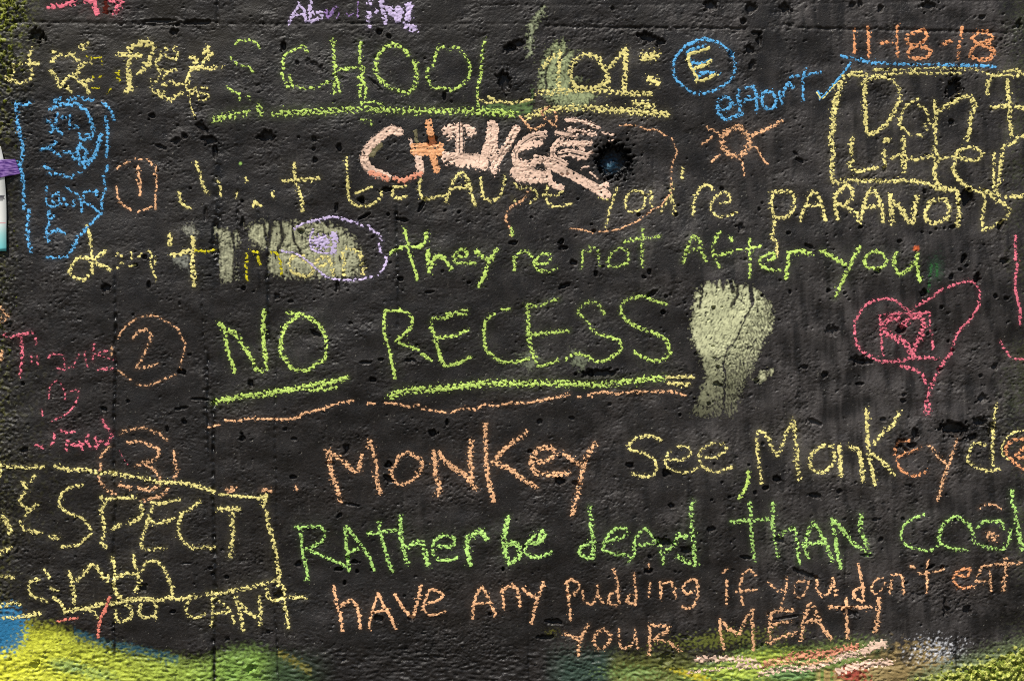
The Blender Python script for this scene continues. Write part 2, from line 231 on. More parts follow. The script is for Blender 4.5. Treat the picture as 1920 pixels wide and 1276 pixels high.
# ------------------------------------------------------------------ strokes -> owner map
OWN = np.zeros((H, W), np.int32)           # 0 = bare wall
PIG = COL[:H, :W].copy()                   # pigment of whatever lies on top
LIFT = np.zeros((H, W), np.float32)
CHS = {'y': (250, 236, 150), 'Y': (226, 214, 40), 'g': (206, 236, 118), 'G': (48, 92, 52), 'p': (255, 196, 146), 'p3': (240, 158, 124), 'o': (252, 174, 120), 'm': (196, 242, 130),
      'b': (106, 188, 244), 'k': (250, 128, 146), 'k2': (246, 142, 120), 'l': (222, 204, 244), 'l2': (158, 128, 186), 'P': (255, 216, 190), 'O': (250, 178, 122),
      'H': (118, 110, 76), 'r': (84, 28, 14)}
CH = {k: lin(*v) * .78 for k, v in CHS.items()}
STROKES = r'''# @x0,y0 tile origin (mm on the wall, from its upper left mark); W name|label ; <piece> <colour> <width> [density] : polyline / polyline
@0,0
W chalk_word|faded crumbly yellow letters at the mossy upper left, before the green heading
letter y 30 : 240,360 225,400 220,470 240,530 235,590 165,625 80,600 45,575 / 110,490 100,540 80,600 / 150,490 165,480 / 200,475 290,478
letter y 34 : 400,390 470,420 540,400 560,450 590,445 / 390,460 410,440 / 600,350 650,330 625,370 / 680,465 620,480 590,510 580,545 / 380,530 430,590 450,650 490,600 530,570 590,545 / 550,570 600,610 640,640 660,690 / 600,610 680,600 / 510,660 530,690
dots Y 16 : 640,420 690,435 760,430 / 760,455 765,480 / 740,575 770,570 / 690,660 740,655 / 800,700 830,660 / 690,575 700,580
dots Y 40 : 875,540 885,590
letter y 34 .2 : 960,360 1000,340 1050,330 1130,330 1145,360 / 880,405 960,410 1040,420 1020,400 / 975,400 960,470 955,520 960,560 965,610 965,640 945,685 / 1040,310 1090,300 / 970,650 990,670 / 1130,400 1110,440 1105,490 1080,475 / 1070,515 1035,540
letter y 30 : 1230,350 1240,370 / 1300,350 1300,375 / 1200,380 1190,430 1170,450 / 1160,440 1170,500 1190,530 1175,580 / 1220,395 1250,430 1310,430 1320,395 / 1210,520 1250,530 1310,515 / 1250,530 1215,580 / 1130,600 1160,615 / 1210,625 1235,635 / 1265,600 1310,630 1355,625 / 1130,650 1150,690 1190,710 1240,730 1270,750 1310,710 1355,690 / 1170,680 1220,690
letter y 28 .1 : 1550,350 1520,400 1550,420 1580,400 / 1420,420 1470,440 1450,465 / 1520,440 1500,490 1420,500 / 1420,515 1500,505 1570,505 1650,500 / 1410,540 1400,590 1395,640 1420,690 1460,660 / 1560,380 1545,440
letter y 20 : 1500,650 1545,655 / 1470,690 1490,740 1530,745 1555,710 1520,700 1490,690
dots y 12 : 1415,700 1420,795 1440,830 1445,870
W chalk_heading|lime green chalk heading SCHOOL across the top of the wall
letter g 22 : 1760,330 1780,305 1820,300 1870,300 1914,320 1935,350 / 1725,430 1770,480 / 1810,490 1860,500 1890,540 / 1700,650 1740,685 1790,700 / 1790,710 1790,750 / 1860,710 1865,745
@480,0
letter g 24 : 380,380 345,345 260,380 215,410 200,460 205,510 / 190,550 225,620 240,650 / 250,570 275,655 / 310,645 370,665 / 405,660 440,660 / 480,650 540,615
letter g 30 : 570,290 580,360 585,440 590,520 590,600 590,700 / 600,560 620,640 625,700 / 780,310 775,400 780,480 800,550 / 610,515 690,515 760,510 810,512 / 770,580 800,590 790,620 825,640 820,730 / 775,640 780,720
letter g 32 : 1080,350 1010,335 960,360 920,400 900,450 895,520 915,580 960,625 1000,655 1070,680 1130,695 1180,660 1200,600 1200,540 1185,460 / 1140,410 1110,375
letter g 26 : 1400,350 1360,360 1340,420 1320,510 / 1285,510 1280,580 1290,610 1330,650 1400,660 1470,675 1530,640 1590,580 1600,500 1570,430 1530,380 1490,350 1440,375
letter g 28 : 1710,300 1695,390 1685,480 1680,560 1665,620 1655,690 1660,740 1665,790
W chalk_underline|double crumbly underline beneath the heading, green turning yellow to the right
underline g 58 -.12 : -310,890 -240,872 -170,860 -70,842 / 20,800 35,850 / 140,855 350,840 560,835 760,815 960,825 1100,830 1300,830 1500,830 1700,830 1930,845
underline g 24 : 780,775 860,765 940,780 / 790,900 860,910 870,935
underline y 24 : 1660,740 1730,765 1820,755 1914,765 2060,742 / 1740,725 1780,740
@960,0
underline y 56 .1 : 190,690 400,680 560,665 720,670
underline y 40 : 700,670 850,690 1040,695
underline y 52 -.05 : 120,870 260,820 400,805 560,800 800,820 1000,830 1160,850 / 930,765 1050,790
W chalk_number|yellow chalk number 101 with its colon, over a rubbed smear
digit y 36 .15 : 235,500 280,440 350,395 370,385 / 355,400 350,500 345,590 360,650
digit y 40 .15 : 660,430 560,400 500,430 450,480 435,550 460,620 520,650 620,650 700,610 720,560 690,500 650,440
digit y 40 .15 : 660,460 700,540 725,600 690,640
digit y 40 .15 : 740,490 790,430 850,360 / 855,370 850,450 850,550 840,640 850,680
dots y 64 .2 : 990,420 1070,410
dots y 64 .2 : 1040,590 1080,610
W chalk_circled_letter|blue chalk circle round a blue and yellow letter E
circle b 26 : 1440,290 1370,310 1290,350 1230,420 1210,500 1225,580 1280,640 1360,690 1430,695 1520,670 1600,630 1660,560 1670,480 1640,400 1590,350 1530,315 1440,290
letter b 28 : 1310,400 1350,370 1430,350 / 1310,400 1350,500 1390,600 / 1350,470 1430,470 1490,450 / 1380,590 1430,540 1550,550
letter y 22 .2 : 1470,360 1400,385 1320,410 1330,480 1370,560 1390,610 / 1370,510 1430,490 1490,455 / 1390,610 1460,590 1540,545
W chalk_word|blue chalk word effort slanting below the circled E
letter b 26 : 1550,820 1620,810 1640,760 1610,720 1560,740 1540,790 1550,850 1600,890 1660,870 1720,850
letter b 26 : 1700,670 1690,740 1710,790 1700,850 / 1660,780 1740,750
letter b 26 : 1750,655 1810,650 / 1815,660 1830,740 1830,820 / 1750,740 1860,730
letter b 26 : 1950,690 1900,680 1870,715 1880,790 1925,815 1965,790 1975,735 1950,690
@1440,0
letter b 26 : 90,690 105,770 / 100,720 130,660 160,620 190,650
letter b 22 : 285,510 265,600 265,700 270,745 / 170,575 270,560 395,540
W chalk_tick|blue chalk tick edged with yellow at the corner of the yellow box
tick b 20 .3 : 375,680 405,730 480,650 560,550 620,470 / 555,415 600,430
tick y 10 .2 : 370,690 410,738 470,670 540,600
W chalk_date|orange chalk date 11-18-18 at the upper right
digit o 22 .15 : 650,215 650,300 650,395
digit o 24 .2 : 750,195 755,300 760,420
dash o 30 : 835,320 930,310
digit o 24 .2 : 970,190 965,300 970,420
digit o 28 .3 : 1190,270 1170,225 1110,240 1040,270 1050,320 1120,345 1190,360 1220,390 1180,430 1090,435 1050,400 1080,350 1150,320 1190,270
dash o 32 .1 : 1310,330 1365,310
digit o 26 .1 : 1455,205 1440,290 1430,370 1425,450
digit o 30 .12 : 1640,235 1580,240 1530,280 1570,325 1660,350 1695,390 1660,440 1570,440 1515,410 1560,340 1640,310 1690,280 1640,235
W chalk_underline|long blue chalk line under the date
underline b 28 .15 : 620,430 700,445 780,465 960,475 1200,485 1500,485 1700,495
W chalk_box|hand drawn yellow chalk box round the no littering words
line y 26 : 590,560 650,540 730,535 / 800,520 1000,520 1200,510 1420,510 1560,515 / 600,560 850,560 1000,545 1200,545 1450,545 / 1580,525 1700,565 1800,530 1860,520 1914,550 1950,560 / 1730,570 1800,555 1880,565
line y 42 : 570,570 530,680 500,820 490,950 475,1015
@1440,160
line y 36 : 470,400 490,500 480,600 480,700 500,720
line y 32 : 500,725 560,715 600,700 700,710 820,715 950,715 1050,710 1130,720 1220,740 1300,765 1400,770 / 1230,755 1310,780 1390,780 / 1470,745 1560,790 1630,800 1740,820 / 1590,770 1640,800
line y 36 : 1780,830 1830,830 1914,830 1950,830
W chalk_sentence|yellow chalk words Don't Litter inside the hand drawn box
@1440,0
letter y 28 : 735,590 730,700 735,850 745,960 770,1000 830,970 900,920 950,830 970,770 / 700,625 740,600 800,580 880,575 940,600 980,650 990,700 990,750
letter y 28 : 1130,740 1080,760 1030,800 1005,860 990,920 1030,970 1080,1010 / 1120,1005 1165,1010 / 1180,930 1200,970 / 1130,780 1190,820 1210,880 1220,920
letter y 34 : 1245,760 1260,850 1255,950 1260,1050 1250,1120 / 1270,840 1340,790 1400,760 1440,725 1520,720 1550,780 1520,880 1510,980 1490,1040
apostrophe y 24 : 1640,600 1650,700 / 1670,595 1640,690
letter y 34 : 1795,600 1800,700 1810,800 1810,900 1830,1000 / 1685,805 1750,795 1850,790 1914,810 1940,810
@1440,160
letter y 32 : 640,380 625,450 630,520 / 640,560 610,590 640,630 700,640 820,610
letter y 32 : 875,490 880,550 880,610 / 880,410 915,400
letter y 34 : 1020,390 1025,450 1015,520 1030,600 1030,645 / 940,540 1000,520 1100,550 1250,520 1280,550
letter y 36 : 1260,480 1270,520 / 1270,560 1250,640 1260,700 1290,760
letter y 30 : 1300,540 1400,530 1480,550 1560,560 1610,510 1560,470 1500,460 1430,490 1400,540 1400,590 1390,620 1430,700 1470,740
letter y 32 : 1690,510 1700,600 1690,700 1700,790 / 1914,380 1880,385 1840,430 1770,450 1750,540 1740,640 1730,720 1710,790
W chalk_sentence|first sentence in yellow chalk, Just because you're PARANOID
@1440,160
letter y 28 : 35,820 30,900 40,960 50,1060 30,1130 60,1180 65,1275 / 30,795 120,790 180,800 200,850 190,920 150,980 90,990 45,990
letter y 26 : 240,1010 260,950 300,850 340,790 390,850 410,920 425,1010 / 280,900 400,890
letter y 30 : 500,820 500,900 515,1000 / 500,830 570,750 / 580,720 630,780 630,840 590,880 / 530,890 600,920 660,960 685,1010
letter y 32 : 680,1020 710,930 740,830 790,770 830,850 850,920 860,1015 / 720,910 840,905
letter y 36 : 915,820 925,920 930,1025 / 940,870 1000,930 1050,1010 1090,1020 / 1090,1010 1100,920 1120,835
letter y 30 : 1280,850 1220,870 1180,950 1190,1010 1260,1030 1340,990 1365,920 1340,860 1280,850
letter y 34 : 1420,790 1425,870 1430,950 1420,1045
letter y 30 : 1620,820 1620,900 1610,990 1600,1050 1610,1080 1680,1055 1740,1020 1780,1000 1810,930 1760,880 1700,850 1640,790
@0,160
letter y 24 : 1335,800 1350,870 1390,910 1425,915 / 1460,575 1490,650 1510,720 1530,790 1555,805
letter y 24 : 1620,700 1645,760 1650,825 / 1830,690 1845,715 / 1765,800 1765,840
@480,320
letter y 18 : -10,240 40,265 / 125,170 140,210 / -15,230 -20,270 / 0,230 20,250
letter y 26 : 290,-45 290,0 300,80 320,150 345,210 350,300 / 205,80 260,70 380,70 480,55
letter y 26 : 678,-100 685,0 690,80 690,180 720,240 790,270 850,260 900,235 940,190 935,160 / 750,170 860,125
letter y 24 : 1030,120 1080,125 1130,115 / 1030,120 1020,180 1060,210 1125,195
letter y 26 : 1230,70 1220,140 1240,200 1270,215 1330,205 1410,185
letter y 28 : 1420,235 1450,150 1490,60 1540,20 1590,80 1610,180 1640,260 / 1490,130 1610,120
letter y 26 : 1680,60 1690,130 1700,200 1760,225 1820,200 1850,110 1860,40
@960,320
letter y 22 : 10,90 60,130 110,120 180,150 190,200 140,235 / 0,200 30,225
letter y 22 : 230,175 330,180 380,150 / 270,110 260,170 260,220 300,265 370,260 450,245
letter y 24 : 650,180 720,220 / 790,125 760,210 730,290 715,370 700,420
letter y 24 : 920,145 860,190 850,260 880,300 940,300 990,260 1000,190 970,150 920,145
letter y 28 : 1040,150 1045,210 1050,260 / 1110,300 1150,250 1190,180 1210,250 1215,315 / 1205,100 1195,150
apostrophe y 28 : 1280,-20 1275,50
letter y 22 : 1510,140 1470,100 1420,120 1380,180 1360,240 1355,330
letter y 22 : 1560,240 1630,230 1640,190 1590,150 1530,190 1490,250 1500,310 1550,345 1620,335 1680,310
W chalk_drawing|peach chalk sun with a knot centre and stubby rays
@960,0
ring p 42 -.05 : 1700,940 1620,970 1580,1020 1580,1090 1630,1145 1700,1165 1750,1130 1780,1060 1750,990 1700,940
ray p 20 : 1460,945 1510,970 1560,1000
ray p 18 : 1430,1075 1500,1020
ray p 18 : 1500,1200 1560,1150
ray p 24 : 1800,1010 1914,960 1960,935 2016,905
ray p 22 : 1780,1090 1840,1110 1870,1180 1910,1220
ray p 16 : 1725,1200 1745,1310
W chalk_drawing|thin broken peach speech bubble outline trailing round the painted word
line p 14 : 810,935 900,930 970,945 1020,965 1080,965 1160,1010 / 1200,1030 1220,1080 1240,1130 1215,1190 1200,1260
@960,320
line p 16 : 1200,0 1195,80 1200,150 1160,200 1120,260 1070,280 1000,330 950,370 880,400 800,435 700,450 610,460 530,440 440,430
@720,160
line p 20 : 1090,780 1040,850 960,900 920,960 910,1000 935,1060
line p 24 : 1240,160 1180,190 1210,250 1290,300 / 1020,230 1070,290 1100,330 1200,290 / 1280,200 1290,260
dots y 26 : 955,1075 950,1125
W chalk_circled_digit|peach chalk circle round the digit 1
@0,160
circle p 22 : 1060,550 1005,550 / 960,565 920,585 / 890,605 870,620 / 865,750 875,830 900,880 970,930 / 1030,945 1130,910 / 1160,920 1160,820 1165,720 1160,600 / 1100,550 1130,590
digit p 30 .1 : 1025,610 1030,680 1040,750 1045,815
W chalk_sentence|blurred yellow chalk words don't mean, half rubbed out
@0,320
letter y 30 : 655,410 670,480 680,560 695,640 695,760 / 700,660 600,650 560,680 / 545,700 525,760 570,800 630,815 665,785 / 720,650 800,600 / 720,690 830,740
letter y 18 : 880,620 915,640 / 905,690 925,695 / 880,725 890,728
letter y 18 : 985,610 990,660 / 975,710 1010,710 / 1040,645 1060,625 / 1110,600 1135,620 1130,700 1150,760 1175,815 / 1165,645 1160,700
apostrophe y 36 : 1275,490 1268,545
letter y 36 .1 : 1445,500 1445,600 1440,700 1450,780 1460,860 / 1290,630 1330,625 1420,595
letter Y 22 : 1460,598 1560,600 1610,590
letter Y 28 : 1850,620 1845,700 1850,820 / 1885,600 1925,610 1940,700
@480,320
letter Y 22 : 120,610 160,620 190,700 190,770
letter y 28 : 360,640 280,640 250,700 280,760 380,795 430,750 410,700 350,665
letter y 28 : 430,700 480,650 540,650 560,700 580,770 / 440,730 520,700
letter y 30 : 645,600 660,680 655,780 / 680,580 760,600 790,660 800,770
W chalk_drawing|lilac chalk bubble with two blotches over the rubbed words
line l 20 .1 : 280,440 350,400 450,370 590,345 680,370 760,390 800,420 / 840,410 870,450 920,480 940,520 / 920,540 935,610 / 975,640 970,700 920,780 / 870,790 800,810 700,820 620,815 520,790 450,730 380,670 300,620 200,600
blotch l 18 .3 : 430,440 405,500 420,590 500,615 560,620
blotch l 80 .35 : 460,530 510,530 500,555
blotch l 50 .2 : 580,475 590,540 575,610
W chalk_sentence|lime green chalk words they're not After you in the upper half
letter g 22 .1 : 1110,430 1130,520 1150,620 1175,700 1200,780 1205,820 / 1010,615 1080,575 1200,570
letter g 28 .1 : 1275,470 1270,540 1220,570 / 1290,600 1290,680 1300,760 / 1300,740 1340,650 1400,650 1440,700 1460,730
letter g 24 : 1500,650 1570,640 1580,600 1530,590 1480,640 1490,690 1540,690 1580,690 1640,690
letter g 28 .1 : 1640,600 1700,650 1770,660 / 1800,590 1740,680 1710,780 1670,860
@960,320
apostrophe g 26 : 0,430 5,480
letter g 28 : 15,640 20,740 / 30,640 60,610 110,605 150,640
letter g 26 : 170,690 270,690 290,630 230,620 180,660 160,700 200,740 270,755 330,725
letter g 24 : 590,600 530,600 530,660 520,730 / 580,565 640,590 650,650 655,710
letter g 26 : 810,575 750,610 715,680 720,710 800,710 860,690 870,620 850,590 810,575
letter g 30 : 975,440 975,520 970,600 975,710 / 840,530 930,510 1020,505 1105,495
letter g 32 : 1275,680 1300,600 1350,490 1400,530 1410,600 1440,670 / 1290,610 1400,580
letter g 26 : 1555,465 1520,510 1500,590 1500,630 / 1500,625 1560,630 1640,605 / 1520,670 1545,715 / 1635,500 1645,520
letter g 20 .1 : 1780,510 1775,600 1775,700 1775,800 / 1680,595 1780,580 1860,560
letter g 28 : 1920,620 1850,660 1860,710 1920,740 2004,745 / 1915,620 1950,615 1960,650 1915,670
@1440,320
letter g 30 .1 : 150,620 145,700 130,800 / 170,610 240,600 310,620
letter g 32 : 395,600 470,640 570,700 / 675,580 630,660 590,740 540,850 500,950
letter g 28 : 790,600 740,630 710,690 760,730 840,725 880,680 850,620 790,600
letter g 30 : 955,620 935,670 950,740 990,775 1060,730 1090,680 / 1110,620 1110,680 1120,760 1135,820
smudge G 30 -.1 : 1215,700 1205,800 1200,900 / 1255,700 1260,780
W chalk_drawing|large tilted pink chalk heart at the right
outline k 22 : 1090,1025 1150,990 1230,940 1300,885 / 1350,870 1440,835 1530,825 1560,860 1580,920 1580,1000 1540,1070 1500,1130 1440,1190 1400,1260 1380,1357
outline k 22 : 1080,1060 1020,1030 950,970 870,955 790,970 720,1010 680,1070 645,1140 650,1220 660,1276
@1440,640
outline k 28 : 650,0 700,70 760,110 850,150 950,150 1060,130 1200,120 1260,130 / 1000,180 1100,210 1160,250 1190,310 / 1380,80 1320,150 1280,230 1240,310 1210,370 1200,430
outline k 30 : 1215,390 1190,460 1180,540 / 1210,470 1200,540
W chalk_drawing|small thick pink heart in a pink square inside the large heart
@1440,320
heart k 46 .05 : 1020,1160 960,1110 900,1110 860,1150 880,1210 960,1250 1020,1276 1060,1330 1090,1380 / 1020,1160 1060,1100 1130,1080 1170,1150 1150,1230 1120,1290 1080,1345
square k 20 : 835,1080 840,1180 850,1270 860,1376
square k 28 : 870,1080 1000,1065 1130,1065 1200,1060
square k 20 : 1210,1060 1210,1150 / 1220,1190 1235,1270 1240,1330
W chalk_drawing|curved red pink chalk line cut by the right edge
line k 24 .1 : 1850,490 1850,600 1860,740 / 1850,770 1850,900 1880,1030 1885,1150
@1440,640
line k 20 .1 : 1740,0 1780,60 1830,120 1910,135 1960,130
W chalk_word|pink chalk word Thank beside the orange circled 2
@0,640
letter k 28 .1 : 30,-48 100,-40 170,-55 240,-65 / 155,-40 160,0 165,80 165,150 150,250
letter k 18 : 270,-30 270,20 / 240,100 240,160 / 280,110 285,170
letter k 18 : 370,120 400,90 480,110 490,180 450,230 / 430,200 500,210
letter k 16 : 560,160 600,90 / 640,80 640,130 660,190 / 520,190 560,190
letter k 20 : 710,20 700,70 700,150 / 700,100 800,70 / 740,100 850,130 / 740,205 840,205
W chalk_word|faint pink chalk loops in the lower left
letter k 16 -.1 : 430,290 390,320 370,370 370,420 / 460,310 490,380 490,430 / 510,380 590,360 585,420 560,480 500,540 400,590 / 315,510 325,550
letter k 20 : 450,660 520,680 560,670 / 410,690 410,740 390,770 / 280,770 330,795
letter k 26 : 500,740 560,770 620,770 / 500,770 505,805 / 600,750 620,800
letter k 24 : 660,700 650,740 690,790 740,780 720,720 / 740,740 800,760 / 770,580 800,640 840,690 810,760
dots k 10 : 900,815 920,860 960,915
W chalk_circled_digit|orange chalk circle round the digit 2
@0,320
circle p 20 .05 : 885,1250 950,1160 1050,1095 1150,1080 1220,1110 1280,1145 1330,1180 1360,1250 1385,1290 1380,1340 1360,1410 1345,1490
@0,640
circle p 22 .05 : 1310,250 1210,290 1150,315 1090,335 1030,320 / 980,290 940,260 890,220 / 840,40 840,110
digit p 24 .15 : 1000,-25 1040,-75 1100,-90 / 1130,-60 1125,0 1090,70 1050,150 1020,200 1100,190 1180,170
W chalk_circled_digit|orange chalk circle round the digit 3, crossing the yellow box top
circle p 30 -.05 : 910,690 930,665 980,660 1080,645 1150,670 1210,700 1250,740 / 1300,820 1310,900 1320,970 1300,1050 / 830,780 780,830 750,880 760,930 740,1000 770,1060 810,1110 870,1135 / 1260,1100 1210,1150 1120,1175 1060,1190
digit p 26 : 960,755 1040,745 1110,770 1180,800 1190,840 1160,880 1080,905 1025,930 / 1090,920 1150,950 1190,1000 1190,1060 1150,1100 1100,1110 1040,1090 / 900,1070 980,1090
W chalk_box|hand drawn yellow chalk box at the lower left
line y 32 : -20,915 60,930 200,940 330,930 / 420,930 520,955 650,955 730,980 850,980 960,1000 1060,1015 1160,1045 1280,1050 1400,1060 1480,1080 1540,1100 1600,1120
line y 20 : 1640,1140 1760,1150 1900,1165 1960,1170
line y 30 : 15,900 10,1000
line p 44 : 1710,1110 1750,1100
@480,640
line y 40 : 30,1170 70,1150 60,1230
line p 40 -.1 : 50,1110 110,1110
line p 26 : 300,1080 310,1110
@480,956
line y 30 : 80,10 90,100 120,200 140,300 150,400 170,500 160,560
line y 28 : 0,560 80,545 150,520 / -60,585 0,570
@0,956
line y 32 : 480,760 560,740 650,730 760,700 870,690 960,670 1080,660 1200,670 1260,650 1350,660 1440,640 / 1550,625 1650,620 1750,600 1850,580
line y 36 : -20,720 80,700 150,700 / -20,800 130,800 300,770
W chalk_sentence|yellow chalk word RESPECT in large letters in the lower left box
letter y 34 : -20,40 0,60 50,90 80,180 / 30,30 90,150 / 0,320 50,290 80,280
@0,640
letter y 34 : 270,1000 240,1040 / 180,1050 210,1100 170,1160 165,1210 200,1240 240,1250 280,1215 / 220,1260 200,1310 / 160,1350 180,1400 / 220,1410 300,1430 / 380,1460 440,1460
letter y 28 : 620,1070 540,1085 480,1120 450,1180 450,1230 540,1290 620,1320 660,1370 690,1420 640,1470 580,1520 460,1535
letter y 30 : 760,1160 790,1200 760,1260 775,1340 780,1420 765,1500 790,1530 / 780,1180 880,1165 1010,1165 / 1070,1260 1040,1320 960,1360 / 900,1365 840,1400
letter y 30 : 1060,1200 1060,1250 / 1140,1230 1130,1276 / 1140,1200 1200,1210 1280,1190 1340,1180 / 1110,1300 1100,1370 1070,1450 1060,1510 1080,1550 1160,1550 1240,1540 / 1120,1320 1160,1360 1240,1340 1300,1320
letter y 30 : 1490,1190 1430,1245 1360,1290 1340,1360 1340,1440 1370,1480 1440,1540 1540,1535 1600,1540
letter y 34 : 1640,1250 1700,1245 1790,1250 / 1740,1260 1740,1350 1740,1440 1730,1520 1720,1610
W chalk_sentence|yellow chalk word earth under the large word in the box
@0,956
letter y 30 : -20,500 0,500 50,490 100,500
letter y 26 : 285,515 230,530 215,580 240,640 300,660 350,680 / 330,450 370,500 / 380,580 430,600 / 400,650 450,690 480,740
letter y 36 : 520,470 545,540 550,620 555,690 / 580,520 620,480 680,410 720,420 780,500 / 810,490 810,520
letter y 30 : 835,345 850,400 860,480 855,560 870,610 900,650 / 870,500 960,470 1040,480
letter y 32 : 1000,320 1010,400 1040,480 1040,560 1010,600 / 1070,450 1100,390 1170,380 1220,420 1260,500 1280,550 1290,620
W chalk_sentence|small yellow chalk words YOU CAN'T below the lower left box
letter y 24 : 650,730 700,760 740,810
letter k2 22 .2 : 825,650 790,730 760,790 740,860 730,950
dash k2 20 : 430,830 500,815 580,805
letter y 28 : 870,750 870,820 920,830 980,800 985,740 950,700
letter y 26 : 1060,700 1040,750 1070,800 1130,790 1170,800 / 1050,670 1140,670 1170,720 1160,790
letter y 24 : 1500,640 1430,660 1390,720 1410,790 1470,800 1530,775
letter y 24 : 1590,640 1590,720 1590,800 1580,870 / 1600,650 1680,710 1730,770 1750,840 / 1600,770 1700,760
letter y 32 : 1760,650 1780,720 1800,800 1820,900 / 1790,700 1850,760 1914,800 / 1935,650 1945,730 1945,850
@480,956
letter y 30 : 200,570 205,650 210,720 230,790 240,880 / 80,590 90,650 130,680 200,660 280,655 370,660
W chalk_word|lime green chalk word NO left of RECESS
@0,320
letter g 32 : 1640,1140 1680,1180 1690,1276 1710,1366 1740,1446 1750,1506 / 1710,1190 1760,1220 1800,1276 1840,1336 1890,1416 1914,1480 1970,1500 / 1978,1050 1968,1150 1968,1276 1983,1376 1995,1476
@480,320
letter g 28 : 240,1060 340,1075 420,1110 480,1160 510,1210 530,1276 530,1350 510,1416 460,1436 400,1486 330,1491 270,1476 240,1426 190,1376 185,1276 210,1180 260,1120 330,1080
W chalk_underline|lime green double underline beneath NO
@480,640
underline g 40 .1 : -315,455 -215,430 -115,410 0,395 150,370 300,350 450,322 560,300 680,272
underline g 30 : 0,410 140,395 / 400,365 600,345
W chalk_word|lime green chalk word RECESS in the middle of the wall
@480,320
letter g 24 .1 : 965,1050 960,1140 965,1220 980,1276 1005,1356 1015,1426 1035,1496 1040,1546 / 970,1045 1050,1045 1120,1055 1170,1100 1160,1170 1100,1230 1050,1276 1130,1306 1210,1336 / 1240,1366 1310,1416
letter g 28 : 1320,1110 1310,1160 1340,1240 1350,1276 1370,1356 1390,1426 1420,1456 1500,1441 1610,1391 / 1320,1105 1400,1100 1480,1070 1580,1040 / 1430,1070 1570,1075 / 1350,1250 1440,1240 1520,1220 1580,1190
letter g 28 : 1900,1035 1840,1040 / 1780,1070 1720,1120 1705,1190 1710,1276 1720,1336 1770,1386 1840,1426 1930,1430 2040,1400
@960,320
letter g 32 : 110,1000 120,1080 120,1180 130,1270 150,1346 170,1406 200,1460 260,1446 340,1416 / 110,1005 180,1015 250,990 350,960 / 130,1225 220,1215 320,1205 430,1195
letter g 26 : 690,1070 650,1000 580,980 520,1010 490,1060 / 500,1075 540,1100 590,1170 640,1220 720,1240 800,1270 820,1326 770,1376 700,1416 620,1421 560,1386 470,1366 400,1410
letter g 28 : 1150,1000 1060,970 980,940 900,950 830,990 815,1060 850,1110 920,1160 1000,1190 1080,1220 1150,1265 1180,1366 1120,1416 1040,1416 970,1386 920,1356
W chalk_underline|thick lime green underline beneath RECESS, yellow at its right end
@480,640
underline g 52 -.02 : 1010,410 1080,375 1200,360 1400,350 1550,330 1700,310 1914,312 2114,312 2314,312 2514,322 2714,305 2914,282 3064,272
underline y 26 .12 : 3064,272 3194,260 3269,265
underline y 26 .12 : 3084,310 3244,322
W chalk_line|thin broken orange chalk line wandering under NO and RECESS
line p 20 : -355,640 -275,620 / -225,590 -135,590 -65,575 0,575 100,575 200,580 300,570 370,530 480,510 560,480 640,455 730,440 / 840,460 890,465 / 960,460 1040,460 1150,490 / 1180,480 1220,470 / 1240,500 1350,520 1450,530 1550,500 1650,510 1700,470 1800,480 1914,455
line p 22 : 1914,460 2064,450 2194,425 2344,390 / 2410,415 2420,413 / 2484,400 2594,375 2714,390 2814,375 2914,375 3014,375 3114,375 3204,400
W chalk_sentence|orange and yellow chalk words MONKEY See, Monkey do across the lower middle
letter p 36 : 535,820 550,900 570,1000 600,1080 630,1190 / 540,820 620,870 690,930 730,970 / 770,960 790,850 / 850,740 880,850 900,950 900,1040 930,1130 / 840,790 850,740
letter p 28 : 1140,830 1070,860 1040,920 1010,980 1040,1050 1110,1070 1200,1010 1240,940 1230,880 1140,830
letter p 38 : 1330,830 1340,920 1345,1010 1370,1080 1360,1140 / 1370,830 1420,900 1500,960 1570,1000 1640,1100 / 1610,750 1600,850 1610,950 1610,1050
letter p 38 : 1715,620 1715,720 1720,850 1730,980 1750,1080 1775,1190 / 2014,680 1964,720 1914,755 1850,810 1790,880 / 1770,900 1850,930 1914,960 1984,1020 2094,1085
@960,640
letter p 42 : 150,900 260,890 320,830 280,790 200,800 150,870 150,930 190,990 280,990 410,980
letter p 36 : 380,830 450,880 520,930 / 620,765 560,850 530,950 510,1040 490,1130 460,1240 450,1290
letter y 24 : 1110,740 1060,710 1000,705 920,725 870,780 890,810 980,830 1060,880 1080,940 1050,1000 980,1005 900,985
letter y 24 : 1130,880 1260,880 1330,840 1310,780 1240,785 / 1180,820 1140,880 1160,940 1260,975 1340,960 1400,930
letter y 28 : 1420,860 1520,860 1600,800 1570,765 1500,755 1420,800 1390,860 1420,930 1500,970 1560,965 1640,930
comma g 24 .4 : 1755,960 1760,1020 1730,1100 1690,1165
letter y 30 : 1860,1050 1840,940 1830,800 1825,700 1850,665 1910,720 1954,820 1979,850 2014,780 2044,690 2084,620
@1440,640
letter y 34 : 180,580 200,680 210,800 210,900 230,1020
letter y 30 : 480,780 400,780 320,840 310,920 350,970 420,970 490,900 490,830
letter y 32 : 530,780 535,880 535,990 / 600,785 670,810 690,880 700,960 705,1030
letter y 34 : 740,510 740,620 740,740 750,840 770,940 790,1060 / 985,535 930,620 850,690 790,760 / 780,840 850,890 940,990
letter o 24 : 1055,740 990,750 950,800 955,870 970,930 1020,980 1100,1000 1190,970 / 970,860 1060,825 1140,790
letter p 30 : 1210,780 1260,850 1330,910 / 1420,735 1370,850 1340,940 1310,1020 1290,1110 1260,1185
letter y 28 : 1715,470 1695,560 1690,660 1680,760 1680,860 1680,930 / 1620,770 1540,760 1500,820 1490,880 1540,930 1640,965 1720,950
letter y 20 : 1930,660 1860,670 1800,700 1750,780 1750,840 1800,880
